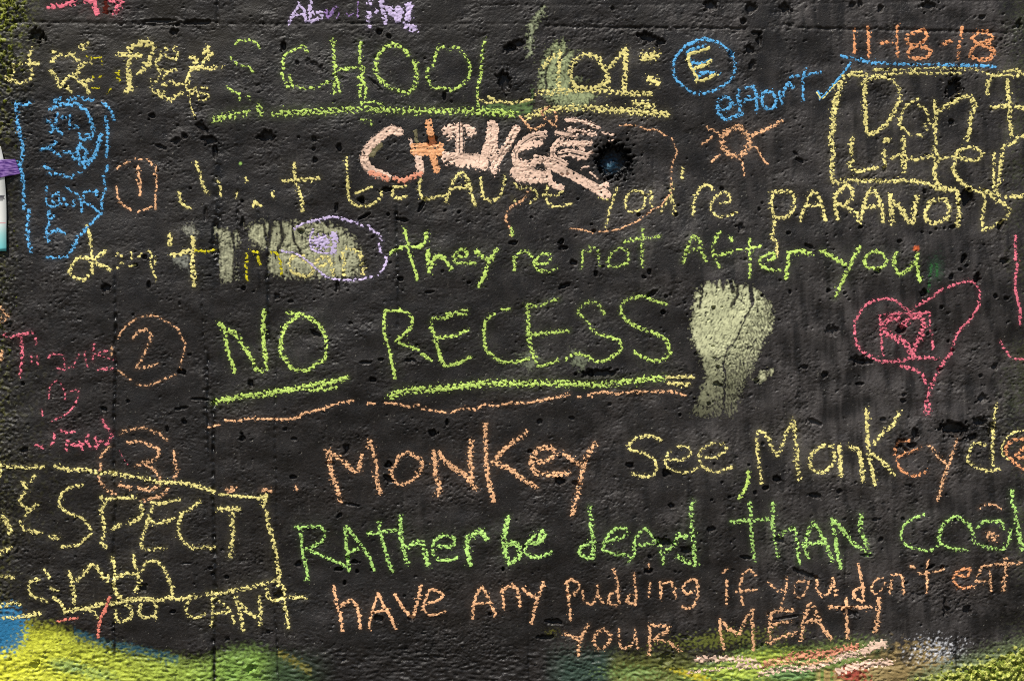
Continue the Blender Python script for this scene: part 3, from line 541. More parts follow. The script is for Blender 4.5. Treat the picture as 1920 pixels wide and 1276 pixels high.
letter o 30 : 1920,720 1820,740 1775,800 1790,850 1850,910 1900,950 / 1930,780 1850,850 1930,880
W chalk_sentence|lime green chalk words Rather be dead than cool in the lower half
@480,956
letter m 26 : 330,120 335,220 345,340 370,430 380,530 / 290,130 400,125 480,125 510,170 490,240 430,270 370,300 450,325 540,370 620,400 670,430
letter m 30 : 670,130 670,230 675,330 690,450 / 680,130 740,210 800,290 850,370 880,450 / 680,320 760,290
letter m 28 : 915,95 930,170 950,260 980,370 1015,460 / 840,180 940,165 1080,150
letter m 34 : 1080,55 1080,170 1095,260 1110,330 1130,400 / 1120,280 1180,250 1240,245 1260,310 1285,410
letter m 26 : 1360,270 1470,270 1480,210 1400,185 1330,240 1320,320 1370,375 1450,370 1510,350
letter m 36 .05 : 1580,200 1580,290 1600,400 / 1600,190 1680,160 1720,210
@960,956
letter m 34 -.05 : -30,50 -50,150 -60,260 -35,370 / -40,260 0,235 50,270 60,330 10,385 -30,400
letter m 28 : 170,180 110,250 100,310 160,345 220,340 290,310 / 110,240 200,240 250,180 220,150 200,230
letter m 30 : 580,-30 580,0 590,80 600,170 610,260 600,340 / 600,230 520,270 500,310 550,350 600,350
letter m 28 : 690,230 840,190 850,130 770,135 710,190 680,250 690,300 790,325 870,330
letter m 32 : 870,380 910,320 920,210 990,130 1050,200 1100,260 1130,390 / 920,260 1060,240
letter m 40 : 1350,-70 1335,0 1340,130 1350,260 1370,400 / 1300,190 1240,180 1200,260 1130,310 / 1240,340 1310,380 1370,400
letter m 32 .05 : 1770,-60 1775,0 1780,110 1790,250 1810,370 / 1635,80 1750,70 1914,60
@1440,956
letter m 32 : 30,-50 30,0 30,100 40,200 70,340 / 80,190 130,150 190,135 210,220 220,300 230,390
letter m 32 : 290,350 270,250 300,160 340,90 400,190 450,300 480,370 / 260,250 400,240
letter m 34 .05 : 475,70 495,170 510,280 540,420 / 500,80 560,150 620,230 700,290 760,330 / 690,30 690,150 730,240 740,330
letter m 24 : 1160,30 1080,60 1010,110 990,200 1030,260 1120,290 1220,300 1290,250
letter m 30 : 1400,40 1320,90 1270,200 1310,260 1400,290 1480,290 / 1400,40 1480,90 1520,160 1530,230
letter m 26 : 1560,120 1610,80 1740,80 1750,130 / 1560,250 1640,275 1740,290 1790,240 1800,150
dots p 62 .1 : 1650,180 1680,200
line p 20 : 1570,-15 1620,-45 1680,-45 1735,-15
letter m 42 -.05 : 1820,-140 1820,-70 1840,0 1850,80 1870,180 1890,280
W chalk_sentence|orange chalk words have any pudding if you don't eat along the bottom
@480,956
letter p 28 .15 : 575,580 600,700 630,800 645,900 / 630,720 700,680 750,720 780,880
letter p 28 .1 : 840,890 860,780 910,630 950,720 1000,790 1040,890 / 870,770 980,750
letter p 24 .15 : 1035,640 1100,740 1165,810 / 1230,570 1200,700 1170,810
letter p 20 .15 : 1270,700 1350,680 1400,640 1350,600 1300,600 1260,680 1250,740 1300,790 1410,760
letter p 24 .1 : 1620,810 1630,690 1680,570 1730,640 1790,780 / 1640,700 1760,690
letter p 26 .15 : 1840,590 1855,740 / 1850,590 1914,560 1954,590 1974,720
@960,956
letter p 26 .1 : 80,580 120,620 180,650 / 235,540 200,640 170,730 150,840
letter p 24 .15 : 410,540 420,640 430,730 440,820 / 400,540 440,510 500,550 490,600 430,640
letter p 26 .1 : 525,600 540,680 600,700 640,620 640,560 / 640,620 680,690
letter p 24 .1 : 760,440 780,510 795,590 800,690 / 790,600 730,630 720,690 780,710
letter p 26 .1 : 910,470 920,560 930,640 920,700 / 920,620 870,640 860,680 910,700
letter p 24 .1 : 1030,540 1025,640 / 1020,405 1020,440
letter p 24 .1 : 1110,530 1110,650 / 1120,550 1180,525 1210,580 1220,640
letter p 24 .15 : 1380,560 1370,510 1300,530 1270,580 1300,620 1360,600 / 1385,520 1385,640 1350,710 1300,730 1270,710
letter p 20 .3 : 1600,520 1600,710 / 1575,460 1610,430
letter p 20 .25 : 1815,480 1770,440 1720,480 1700,580 1725,700 / 1670,605 1825,590
@1440,956
letter p 20 .1 : 0,540 80,600 100,590 / 140,500 130,590 100,690 80,750
letter p 20 .1 : 270,520 200,540 190,610 220,650 270,620 300,530
letter p 22 .1 : 360,520 370,600 400,635 450,610 485,510 500,630
letter p 22 .2 : 670,400 690,480 705,580 710,670 / 710,570 640,600 650,650 700,680
letter p 20 .1 : 850,500 800,520 770,580 790,620 840,600 870,540
letter p 22 .1 : 920,520 910,615 / 930,480 1000,490 1010,620
apostrophe p 34 : 1075,420 1090,430
letter p 20 .1 : 1190,370 1185,480 1185,610 / 1120,470 1200,470 1310,440
letter o 22 .15 : 1400,470 1480,500 1510,450 1480,430 1410,460 1385,510 1430,580 1520,570
letter p 22 .1 : 1540,580 1570,480 1600,420 1660,400 / 1650,440 1670,600 / 1560,530 1660,530
letter p 28 .1 : 1770,360 1765,480 1760,600 / 1650,410 1770,400 1880,390
W chalk_sentence|large orange chalk words YOUR MEAT! at the bottom right
@960,956
letter p 28 .1 : 400,920 490,960 / 575,855 530,930 500,1010 500,1090
letter p 28 : 690,890 630,920 610,990 650,1045 710,1010 740,940 690,890
letter p 26 : 800,890 800,960 820,1030 880,1020 920,970 920,890 / 930,960 940,1030
letter p 26 .05 : 1030,860 1030,960 1025,1080 / 1040,860 1160,860 1150,910 1080,945 / 1060,965 1170,980 1250,1045
letter p 28 .2 : 1550,810 1560,930 1580,1030 / 1560,820 1620,880 1690,920 1710,900 1750,790 1800,735 / 1790,770 1800,900 1805,1040
@1440,956
letter p 30 .15 : 10,780 10,880 10,990 / 0,775 100,740 180,745 / 10,870 100,830 165,825 / 10,990 100,940 200,905
letter p 34 .1 : 240,960 260,830 310,690 370,790 / 270,830 380,810 / 380,840 460,950
letter p 30 .15 : 580,660 580,780 590,950 / 455,720 600,720 770,720
letter p 38 .15 : 825,660 800,900
W chalk_word|lilac chalk scrawl at the very top edge, above the heading
@480,0
letter l 26 .2 : 240,170 280,100 320,30 360,90 370,150 / 270,110 350,100
letter l 26 .2 : 410,-30 400,70 400,150 / 410,90 480,90 480,130 390,160
letter l2 26 .2 : 520,80 540,120 590,50
letter l2 14 : 620,90 600,130 / 670,80 690,120 730,100 / 760,20 760,130
letter l 40 : 850,100 845,150 / 850,15 850,25 / 845,190 845,197
letter l 32 .2 : 940,-20 945,60 960,120 970,170 / 895,85 905,88
letter l 46 .3 : 990,70 1030,120 1060,150 1080,90 / 1060,70 1065,75
letter l 46 .3 : 1140,40 1140,120 1135,140 / 1130,200 1180,210
W chalk_drawing|blue chalk face with a speech panel at the left, beside the taped sheet
@0,160
outline b 26 : 230,130 180,150 120,130 130,200 135,300 155,380 170,450 170,520 150,600 165,670 170,740 170,840 175,920 / 210,930 205,1040 210,1140 235,1240
outline b 24 : 350,1288 430,1293 500,1278 / 530,1248 560,1198 580,1128 / 600,1118 650,1068 700,1008 760,948
outline b 24 : 770,130 830,190 845,250 / 790,240 800,330 800,430 790,530 / 800,600 790,640 / 770,670 775,740 / 785,770 755,850 760,920
head b 28 : 400,120 450,100 / 510,110 580,90 / 620,100 690,110 / 560,125 630,180 670,230 690,300 700,350 / 380,180 450,140 540,150
feature b 24 : 340,260 400,300 460,360 / 430,210 420,280 380,350 / 470,240 490,240 / 530,230 520,300 580,310 / 590,370 600,400 670,400 690,365 640,370
feature b 26 : 310,480 370,460 420,420 / 370,470 450,530 / 480,500 530,500 550,550 / 600,460 640,490
head b 34 : 590,440 570,500 600,580 650,570 700,530 720,470 750,370 / 640,500 620,560
feature b 24 : 325,605 380,630 / 360,660 430,660 520,690 560,660 600,650 / 620,620 680,560
letter b 22 : 340,760 345,810 / 340,850 345,890 400,910 450,880
letter b 20 : 380,830 430,800 440,860 400,880 380,850
letter b 20 : 490,760 530,790 / 470,830 490,890 550,900 545,860
letter b 24 : 560,800 600,870 610,940 / 620,870 680,900 750,960 / 620,840 620,800 660,790 / 690,800 720,780 715,820
letter b 26 : 360,940 360,1040 345,1090 360,1160 / 400,970 380,1000 / 370,1100 430,1080 480,1110
W chalk_blotch|pink paint blotch hanging over the top edge at the upper left
@0,0
blotch k 30 .3 : 360,50 450,40 550,10
blotch k 40 .2 : 700,20 720,95 / 880,20 850,95 / 640,0 700,5 / 800,-10 900,0
blotch r 50 .3 : 780,10 785,85
W chalk_blotch|peach chalk dabs at the left edge above the word Thank
@0,320
blotch p 34 : 0,1020 30,1060 60,1080 / 20,1100 35,1110 / 0,1120 10,1130
blotch p 50 .4 : -10,1385 -5,1400
W painted_word|thick pale peach brushed word between heading and first sentence
@640,220,6.38
brush H 80 .5 : 460,340 400,400 370,450
brush P 100 .5 : 690,180 600,150 480,230 360,330 285,440 275,530 340,620 450,680 545,715
letter p3 50 .4 : 350,665 450,690 550,740
brush P 40 .5 : 830,270 850,360 880,430
brush H 44 .2 : 885,160 905,300
brush P 88 .5 : 920,460 935,560 945,650
letter p3 56 .4 : 950,680 880,700 820,735 740,765 650,725
brush O 80 .5 : 1045,60 1065,180 1090,290
brush O 70 .5 : 860,345 1200,340
brush O 90 .5 : 870,415 1190,415
brush O 84 .5 : 1090,470 1125,560 1140,630
letter P 90 .5 : 1260,160 1330,140 1300,200
letter P 80 .4 : 1500,110 1570,160 1540,200
brush P 105 .6 : 1415,110 1420,420
letter P 115 .55 : 1260,480 1340,500 1430,540 1550,530 1660,550
brush P 70 .6 : 1340,460 1640,470
brush P 110 .5 : 1800,80 1770,300 1720,450 1700,580
brush P 90 .5 : 1840,110 1830,330 1790,480
@920,200,6.38
brush P 100 .5 : 310,260 220,420 100,600 40,730
letter P 60 .4 : 60,690 40,780
brush P 90 .45 : 640,320 510,340 370,430 290,560 310,680 420,740
letter P 80 .35 : 380,490 480,450 600,420
letter P 90 .4 : 340,670 480,690 560,620 700,640
brush P 150 .6 : 300,780 480,800 660,830
letter P 60 .4 : 330,860 480,880 600,880
brush P 70 .5 : 690,640 690,800 740,920 860,960
brush P 90 .5 : 850,380 750,500 760,600 890,670
brush P 80 .4 : 860,430 1050,430 1190,430
brush P 60 .5 : 790,300 900,330 1020,345
letter P 60 .4 : 940,270 1100,290 1250,320
brush P 60 .4 : 920,150 1100,165 1290,240
letter P 40 .2 : 1070,490 1110,500 / 1150,570 1220,530 / 1010,590 1060,610
brush P 110 .4 : 850,560 950,540 1130,580
letter P 30 .2 : 1100,720 1170,700 / 1200,780 1280,850 / 1340,300 1480,330 / 1430,400 1470,380
brush P 120 .6 : 700,680 880,760 1080,860 1280,970 1390,1040
letter P 56 .3 : 1190,900 1280,960 1400,920
W paint_smear|peach paint strips rubbed over the green paint at the bottom right
@1440,956
strip p3 66 .15 : -40,1160 200,1090 400,1070 560,1040 650,1020
strip P 60 .3 : 700,1060 780,1000 850,990
strip P 60 .1 : -60,1220 150,1180 300,1180 420,1130 560,1080 680,1070
strip P 54 .25 : 520,1190 700,1150 900,1130
strip p 40 -.1 : 0,1130 250,1140 480,1110
@960,956
strip P 46 .25 : 1390,1110 1600,1110 1800,1120
strip P 54 .25 : 1700,1160 1840,1160
strip P 34 -.1 : 1320,1215 1450,1195 1640,1180
'''
def spline(p):
    p = np.array(p, float)
    if len(p) == 1: return p
    q = np.vstack([2 * p[0] - p[1], p, 2 * p[-1] - p[-2]]); out = []
    for i in range(1, len(q) - 2):
        n = max(2, int(np.hypot(*(q[i + 1] - q[i])))); t = np.linspace(0, 1, n, endpoint=False)[:, None]
        a0, a1, a2, a3 = q[i - 1], q[i], q[i + 1], q[i + 2]
        out.append(.5 * (2 * a1 + (a2 - a0) * t + (2 * a0 - 5 * a1 + 4 * a2 - a3) * t ** 2 + (3 * a1 - a0 - 3 * a2 + a3) * t ** 3) * .6 + (a1 + (a2 - a1) * t) * .4)
    out.append(p[-1:]); return np.vstack(out)
nsc = (crumb * .88 + crumb2 * .22 + ripple * .20); nsc /= nsc.std()
gapn = noise(51, 34); nsc = nsc[:H, :W] + .28 * gapn[:H, :W]; pressure = low(52, 130)[:H, :W]
streak_r = np.random.default_rng(5)
cut = (sm(np.abs(noise(53, 13, 1.2, 10)), .30, .08) * .75 + sm(np.abs(noise(54, 9)), .22, .05) * .5)[:H, :W]
writings = []; pieces = {}; oid = 0; ox = oy = 0.; sc = 1914 / 480
dust = np.zeros((H, W, 3), np.float32); dustw = np.zeros((H, W), np.float32)
def put(paths, code, width, dens, brush, oid):
    lp = .07 * float(np.clip(streak_r.standard_normal(), -1.2, 2)) + .08; width = width * (1 + .06 * streak_r.standard_normal())
    pts = [spline(p) for p in paths]; allp = np.vstack(pts); r = width / 2 * 1.75 + 2
    x0, x1 = int(allp[:, 0].min() + M - r), int(allp[:, 0].max() + M + r) + 1
    y0, y1 = int(allp[:, 1].min() + M - r), int(allp[:, 1].max() + M + r) + 1
    x0, y0, x1, y1 = max(x0, 0), max(y0, 0), min(x1, W), min(y1, H)
    if x1 <= x0 or y1 <= y0: return
    D = np.full((y1 - y0, x1 - x0), 1e3, np.float32); LAT = np.zeros_like(D)
    ri = int(r) + 1
    for pl in pts:
        tan = np.gradient(pl, axis=0) if len(pl) > 1 else np.array([[1., 0.]])
        tan /= np.hypot(tan[:, 0], tan[:, 1])[:, None] + 1e-9
        for (px, py), (tx, ty) in zip(pl, tan):
            cx, cy = px + M - x0 - .5, py + M - y0 - .5
            a0, a1, b0, b1 = max(int(cy) - ri, 0), min(int(cy) + ri + 2, D.shape[0]), max(int(cx) - ri, 0), min(int(cx) + ri + 2, D.shape[1])
            if a1 <= a0 or b1 <= b0: continue
            dy = np.arange(a0, a1)[:, None] - cy; dx = np.arange(b0, b1)[None, :] - cx
            d = np.sqrt(dx * dx + dy * dy); sub = D[a0:a1, b0:b1]; m = d < sub
            sub[m] = d[m]; LAT[a0:a1, b0:b1][m] = (dx * ty - dy * tx)[m] if brush else 0
    sl = (slice(y0, y1), slice(x0, x1)); n = nsc[sl]; v = np.clip(1 - (D / (width / 2)) ** 2, -1.3, 1)
    base = CH[code]
    if brush:
        ph = streak_r.random() * 40; k = LAT * .75 + ph
        st = np.interp(k.ravel() + 200, np.arange(400), streak_r.standard_normal(400)).reshape(k.shape) + .35 * n
        edge = D + 1.1 * n < width / 2
        m = edge & (st > -2.0 - dens + .9) & (n > -2.1)
        f = (.16 + .84 * sm(st, -1.25, -.35))[..., None]
        c = base * f * (1 + .05 * n[..., None]) + PIG[sl] * (1 - f)
        hgt = .25 + .12 * st
    else:
        s = 1.0 * v + .60 * n - .34 + dens * 1.3 + .14 * pressure[sl] + lp - 1.75 * cut[sl] * max(.3, 1 - 3 * max(dens, 0))
        m = (s > 0) & (D < r)
        f = (.80 + .20 * sm(s, 0, .2)) * (1 - .14 * sm(-pressure[sl], .2, 1.6)); f = f[..., None]
        hue = np.array((1 - .05, 1, 1 - .12), np.float32)
        c = base * (1 + .06 * n[..., None] - .02) * f + PIG[sl] * (1 - f)
        hgt = .12 + .32 * np.clip(s, 0, .8)
        wdu = np.exp(-(D / (width * .75)) ** 2)
        dust[sl] = np.where((wdu > dustw[sl])[..., None], base, dust[sl]); dustw[sl] = np.maximum(dustw[sl], wdu)
    OWN[sl][m] = oid; PIG[sl][m] = np.clip(c, .005, .92)[m]; LIFT[sl][m] = np.clip(hgt, .1, .8)[m]

# rubbed chalk first, so that the writing lies over it
def poly_mask(pts, soft):                  # signed distance of a polygon in picture mm, as a soft mask
    P = np.array(pts, float); x0, y0 = P.min(0) - soft * 2 - 4; x1, y1 = P.max(0) + soft * 2 + 4
    i0, i1, j0, j1 = max(int(y0 + M), 0), min(int(y1 + M), H), max(int(x0 + M), 0), min(int(x1 + M), W)
    X, Y = XX[i0:i1, j0:j1], YY[i0:i1, j0:j1]; d = np.full(X.shape, 1e9); ins = np.zeros(X.shape, bool)
    for (ax, ay), (bx, by) in zip(P, np.roll(P, -1, 0)):
        t = np.clip(((X - ax) * (bx - ax) + (Y - ay) * (by - ay)) / ((bx - ax) ** 2 + (by - ay) ** 2 + 1e-9), 0, 1)
        d = np.minimum(d, np.hypot(X - ax - t * (bx - ax), Y - ay - t * (by - ay)))
        ins ^= ((ay > Y) != (by > Y)) & (X < (bx - ax) * (Y - ay) / (by - ay + 1e-9) + ax)
    return (slice(i0, i1), slice(j0, j1)), np.where(ins, d, -d).astype(np.float32)
def T(x0, y0, s, txt): return [(x0 + float(a) / s, y0 + float(b) / s) for a, b in (q.split(',') for q in txt.split())]
def line_d(sl, pts):
    d = np.full(XX[sl].shape, 1e9, np.float32); X, Y = XX[sl] + 1.2 * warp[sl] * 3, YY[sl]
    for (ax, ay), (bx, by) in zip(pts[:-1], pts[1:]):
        t = np.clip(((X - ax) * (bx - ax) + (Y - ay) * (by - ay)) / ((bx - ax) ** 2 + (by - ay) ** 2 + 1e-9), 0, 1)
        d = np.minimum(d, np.hypot(X - ax - t * (bx - ax), Y - ay - t * (by - ay)))
    return d
rub_v = noise(61, 7, 5, 90, .6); rub_d = noise(62, 6, 3.0, -62, .6); rub_h = noise(63, 7, 3.5, 0, .6); rub_c = noise(64, 5, 3, 70, .6)
pore = noise(66, 11)
def smear(name, label, pts, col, alpha, soft, grain, cuts=(), fade=None):
    global oid
    oid += 1; sl, d = poly_mask(pts, soft)
    a_ = sm(d + soft * .5 * crumb[sl] + soft * .4 * n20[sl] + .3 * soft * crumb2[sl], -soft, 1.9 * soft) * alpha
    if fade is not None: a_ = a_ * fade(XX[sl], YY[sl])
    a_ = a_ * (1 - .9 * sm(pore[sl], 2.35, 2.6))
    a_ = a_ * np.clip(1 + .30 * grain[sl] + .14 * crumb2[sl] + .16 * n20[sl] + .12 * n_fine[sl] - .25 * sm(-ripple[sl], .8, 2), 0, 1.15)
    for pl, wd in cuts: a_ = a_ * (1 - .93 * sm(line_d(sl, pl), wd * 1.6, wd * .7))
    m = a_ > .04; a_ = np.clip(a_, 0, .95)[..., None]
    PIG[sl][m] = (PIG[sl] * (1 - a_) + np.asarray(col, np.float32) * a_)[m]; OWN[sl][m] = oid; LIFT[sl][m] = .1
    pieces[oid] = (name, len(writings)); writings.append((name, label, True))
q4 = 1531 / 360; t4 = lambda s: T(1200, 500, q4, s)
smear('chalk_smear', 'large pale rubbed chalk patch like a hand print with fingers up, beside RECESS',
      t4('440,190 470,180 520,130 600,118 700,125 780,140 880,160 950,215 1030,290 1058,400 1040,500 980,590 935,700 895,830 840,920 800,1020 750,1190 600,1200 410,1195 470,1000 520,860 480,720 420,620 398,480 420,330'),
      (.57, .58, .34), .84, 4.2, rub_d,
      [(t4('770,100 765,240 720,310'), 3.0), (t4('868,100 872,200 888,290 885,310 830,400 790,500 750,590 690,650 655,760 672,860 668,930 660,1200'), 1.5), (t4('870,130 888,290'), 3.5), (t4('498,150 480,260 470,330'), 1.8),
       (t4('605,100 600,165'), 2.2), (t4('655,100 655,180'), 2.6), (t4('715,120 735,200'), 3.4), (t4('765,240 830,300'), 1.0), (t4('880,200 885,300'), 2.6)],
      lambda X, Y: (1 - .62 * sm(Y, 640, 720)) * (1 - .5 * sm(Y, 730, 785)) * (1 - .75 * sm(X + .5 * (Y - 600), 1385, 1425) * sm(rub_c[:H, :W][int(Y[0, 0] + M):int(Y[0, 0] + M) + Y.shape[0], int(X[0, 0] + M):int(X[0, 0] + M) + X.shape[1]], -.8, .8)))
smear('chalk_smear', 'small feathery pale rub at the lower right of the hand shaped patch', t4('900,905 960,830 1050,805 1045,840 960,920'), (.6, .6, .36), .8, 2.5, rub_d)
t5 = lambda s: T(300, 380, 1920 / 450, s)
smear('chalk_smear', 'pale rubbed chalk around the words don\'t mean, cut by dark drips',
      t5('700,180 900,150 1050,150 1280,160 1450,200 1550,290 1610,400 1600,560 1500,600 1000,590 880,560 860,480 870,400 720,300'), (.53, .53, .33), .66, 5.5, rub_v,
      [(t5('900,120 870,300 850,400 820,520 800,720'), 4.2), (t5('960,130 985,280 950,360 930,420'), 3.2), (t5('1060,140 1070,300 1120,380 1130,420'), 1.8), (t5('830,150 850,300'), 2.4)])
smear('chalk_smear', 'upright pale rubbed chalk panel right of the dark square drip', t5('430,200 470,200 620,230 640,300 600,400 620,620 480,640 470,400'), (.42, .42, .27), .66, 3, rub_v,
      [(t5('570,200 600,400 590,640'), 2.6), (t5('455,250 465,650'), 3)])
smear('chalk_smear', 'faint pale chalk cloud left of the dark square drip', t5('160,200 220,170 290,190 290,280 250,300 210,250'), (.45, .45, .35), .5, 5, rub_v)
smear('chalk_smear', 'faint greyish rub under the cross bar of the yellow t', t5('90,440 160,400 250,430 240,560 180,520 120,470'), (.3, .31, .26), .5, 4, rub_v)
t3 = lambda s: T(960, 0, 1914 / 480, s)
smear('chalk_smear', 'olive green rubbed chalk behind the left side of the number 101',
      t3('195,640 205,500 250,390 310,320 380,290 410,310 400,370 480,380 430,470 440,560 560,610 640,660 600,740 500,830 340,790 250,740'), (.36, .41, .21), .78, 5.5, rub_c,
      [(t3('300,380 245,560 260,660'), 2), (t3('420,370 330,480'), 2.0), (t3('460,640 660,640 640,560 560,420 480,500'), 9)])
smear('chalk_smear', 'curved pale green rub mark above the end of the word SCHOOL', t3('115,420 110,210 150,140 210,70 250,50 230,110 180,190 155,260 150,410'), (.36, .40, .24), .8, 4, rub_c)
smear('chalk_smear', 'green rubbed chalk on the heading underline below the letter L', T(480, 0, 1914 / 480, '1650,800 1760,770 1914,765 2050,740 2070,640 2080,700 2060,860 1900,860 1700,850'), (.16, .26, .09), .55, 4, rub_h)
smear('chalk_smear', 'faint pale rubs through the letters of RECESS', T(960, 640, 1914 / 480, '40,90 160,60 230,150 130,220 60,160'), (.3, .34, .22), .35, 5, rub_c)
smear('chalk_smear', 'faint pale rub under the second half of RECESS', T(960, 640, 1914 / 480, '440,50 520,80 590,140 500,220 440,150'), (.3, .34, .22), .40, 5, rub_c)

for ln in STROKES.split('\n'):
    ln = ln.strip()
    if not ln or ln[0] == '#': continue
    if ln[0] == '@':
        v = ln[1:].split(','); ox, oy = float(v[0]), float(v[1]); sc = float(v[2]) if len(v) > 2 else 1914 / 480; continue
    if ln[:2] == 'W ':
        nm, lb = ln[2:].split('|'); writings.append((nm, lb, False)); continue
    hd, body = ln.split(' : '); hd = hd.split(); dens = float(hd[3]) if len(hd) > 3 else 0.
    if hd[0] == 'underline': dens -= .05
    oid += 1; nm = {'dots': 'dot', 'brush': 'brush_stroke', 'line': 'chalk_stroke'}.get(hd[0], hd[0])
    pieces[oid] = (nm, len(writings) - 1)
    paths = [[(ox + float(a) / sc, oy + float(b) / sc) for a, b in (q.split(',') for q in s.split())] for s in body.split('/')]
    put(paths, hd[1], float(hd[2]) / sc * (1.0 if hd[0] == 'brush' else 1.0), dens, hd[0] == 'brush', oid)

COL0 = COL.copy()
# fine chalk dust settled round the strokes, still pigment on the wall
dw = np.clip(dustw * (.10 + .12 * sm(nsc, -1, 2)), 0, .3)[..., None] * .30
chalked = ((OWN > 0) & (dustw > .3))[..., None]
haze = np.stack([blur(np.pad(np.where(chalked, PIG, 0)[..., c], 40), 15.)[40:-40, 40:-40] for c in range(3)], -1)
rubbed = np.clip(.5 + .35 * rub_h[:H, :W] + .35 * n20[:H, :W] + .5 * patchy[:H, :W], 0, 1.6)[..., None]
free = (OWN == 0)[..., None]; COL[:H, :W] += free * np.clip(haze, 0, .3) * .045 * rubbed
COL[:H, :W] = np.where(free, COL[:H, :W] * (1 - dw) + dust * dw, COL[:H, :W])

# ------------------------------------------------------------------ helpers for meshes
def bil(A, x, y):                          # sample a picture map at picture mm (wraps outside)
    u = (np.asarray(x, float) + M) % PW; v = (np.asarray(y, float) + M) % PH
    i, j = np.floor(v).astype(int), np.floor(u).astype(int); a, b = v - i, u - j
    i1, j1 = (i + 1) % A.shape[0], (j + 1) % A.shape[1]; i, j = np.minimum(i, A.shape[0] - 1), np.minimum(j, A.shape[1] - 1)
    if A.ndim == 3: a, b = a[..., None], b[..., None]
    return A[i, j] * (1 - a) * (1 - b) + A[i, j1] * (1 - a) * b + A[i1, j] * a * (1 - b) + A[i1, j1] * a * b
def mesh_np(name, co, quads, col=None, rgh=None, smooth=True):
    me = bpy.data.meshes.new(name); n, f = len(co), len(quads)
    me.vertices.add(n); me.vertices.foreach_set('co', co.astype(np.float32).ravel())
    me.loops.add(4 * f); me.loops.foreach_set('vertex_index', quads.astype(np.int32).ravel())
    me.polygons.add(f); me.polygons.foreach_set('loop_start', np.arange(0, 4 * f, 4, dtype=np.int32))
    if smooth: me.polygons.foreach_set('use_smooth', np.ones(f, bool))
    if col is not None:
        at = me.color_attributes.new('Pigment', 'FLOAT_COLOR', 'POINT')
        at.data.foreach_set('color', np.hstack([col, np.ones((n, 1))]).astype(np.float32).ravel())
    if rgh is not None:
        at = me.attributes.new('Wet', 'FLOAT', 'POINT'); at.data.foreach_set('value', rgh.astype(np.float32).ravel())
    me.update(calc_edges=True); return me
def link(name, me, parent=None, mat=None):
    o = bpy.data.objects.new(name, me); scene.collection.objects.link(o)
    if parent is not None: o.parent = parent
    if mat is not None: me.materials.append(mat)
    return o
def world(x, y, h): return np.stack([(x - 960) / 1000, -h / 1000, CZ + (638 - y) / 1000], -1)

def mat_pig(name, rough0, rough1, spec, bump, bscale, wet=False, var=.4):
    m = bpy.data.materials.new(name); m.use_nodes = True; t = m.node_tree; b = t.nodes['Principled BSDF']
    N = t.nodes.new; L = t.links.new
    at = N('ShaderNodeAttribute'); at.attribute_name = 'Pigment'
    tc = N('ShaderNodeTexCoord'); nz = N('ShaderNodeTexNoise'); nz.inputs['Scale'].default_value = bscale; nz.inputs['Detail'].default_value = 4
    L(tc.outputs['Object'], nz.inputs['Vector'])
    mr_ = N('ShaderNodeMapRange'); mr_.inputs['To Min'].default_value = 1 - var; mr_.inputs['To Max'].default_value = 1 + var; L(nz.outputs['Fac'], mr_.inputs['Value'])
    vm = N('ShaderNodeVectorMath'); vm.operation = 'SCALE'; L(at.outputs['Color'], vm.inputs[0]); L(mr_.outputs[0], vm.inputs['Scale']); L(vm.outputs[0], b.inputs['Base Color'])
    rr = N('ShaderNodeMapRange'); rr.inputs['From Min'].default_value = .3; rr.inputs['From Max'].default_value = .7
    rr.inputs['To Min'].default_value = rough0; rr.inputs['To Max'].default_value = rough1
    nz2 = N('ShaderNodeTexNoise'); nz2.inputs['Scale'].default_value = 45; nz2.inputs['Detail'].default_value = 5; L(tc.outputs['Object'], nz2.inputs['Vector'])
    L(nz2.outputs['Fac'], rr.inputs['Value'])
    if wet:
        wa = N('ShaderNodeAttribute'); wa.attribute_name = 'Wet'
        mx = N('ShaderNodeMix'); mx.data_type = 'FLOAT'; L(wa.outputs['Fac'], mx.inputs[0]); L(rr.outputs[0], mx.inputs[2]); mx.inputs[3].default_value = .24
        L(mx.outputs[0], b.inputs['Roughness'])
    else: L(rr.outputs[0], b.inputs['Roughness'])
    b.inputs['Specular IOR Level'].default_value = spec
    bp = N('ShaderNodeBump'); bp.inputs['Strength'].default_value = bump; bp.inputs['Distance'].default_value = .0008
    L(nz.outputs['Fac'], bp.inputs['Height']); L(bp.outputs[0], b.inputs['Normal'])
    return m
M_WALL = mat_pig('tarred_render', .36, .68, .30, .9, 420, True)
M_CHALK = mat_pig('chalk', .9, 1.0, .12, .12, 900, False, .12)
M_PAINT = mat_pig('thick_paint', .5, .7, .35, .12, 600, False, .12)

# ------------------------------------------------------------------ the wall: fine mesh where it is seen close, coarser beyond
SP = 1.7
def axis(a0, a1, far0, far1):
    c = list(np.arange(a0, a1 + SP, SP)); st = SP; x = c[-1]; lo = c[0]; up = []; dn = []
    while x < far1: st = min(st * 1.22, 26); x += st; up.append(x)
    st = SP
    while lo > far0: st = min(st * 1.22, 26); lo -= st; dn.append(lo)
    return np.array(dn[::-1] + c + up)
ax = axis(-36, 1956, -1400, 3300); ay = axis(-36, 1312, -650, 1988)
ay = np.append(ay[ay < 1985], 1992.)       # the foot goes 4 mm into the ground
GX, GY = np.meshgrid(ax, ay); GH = bil(Hm, GX, GY)
inside = (GX > -38) & (GX < 1958) & (GY > -38) & (GY < 1314)
GC = bil(COL, GX, GY)
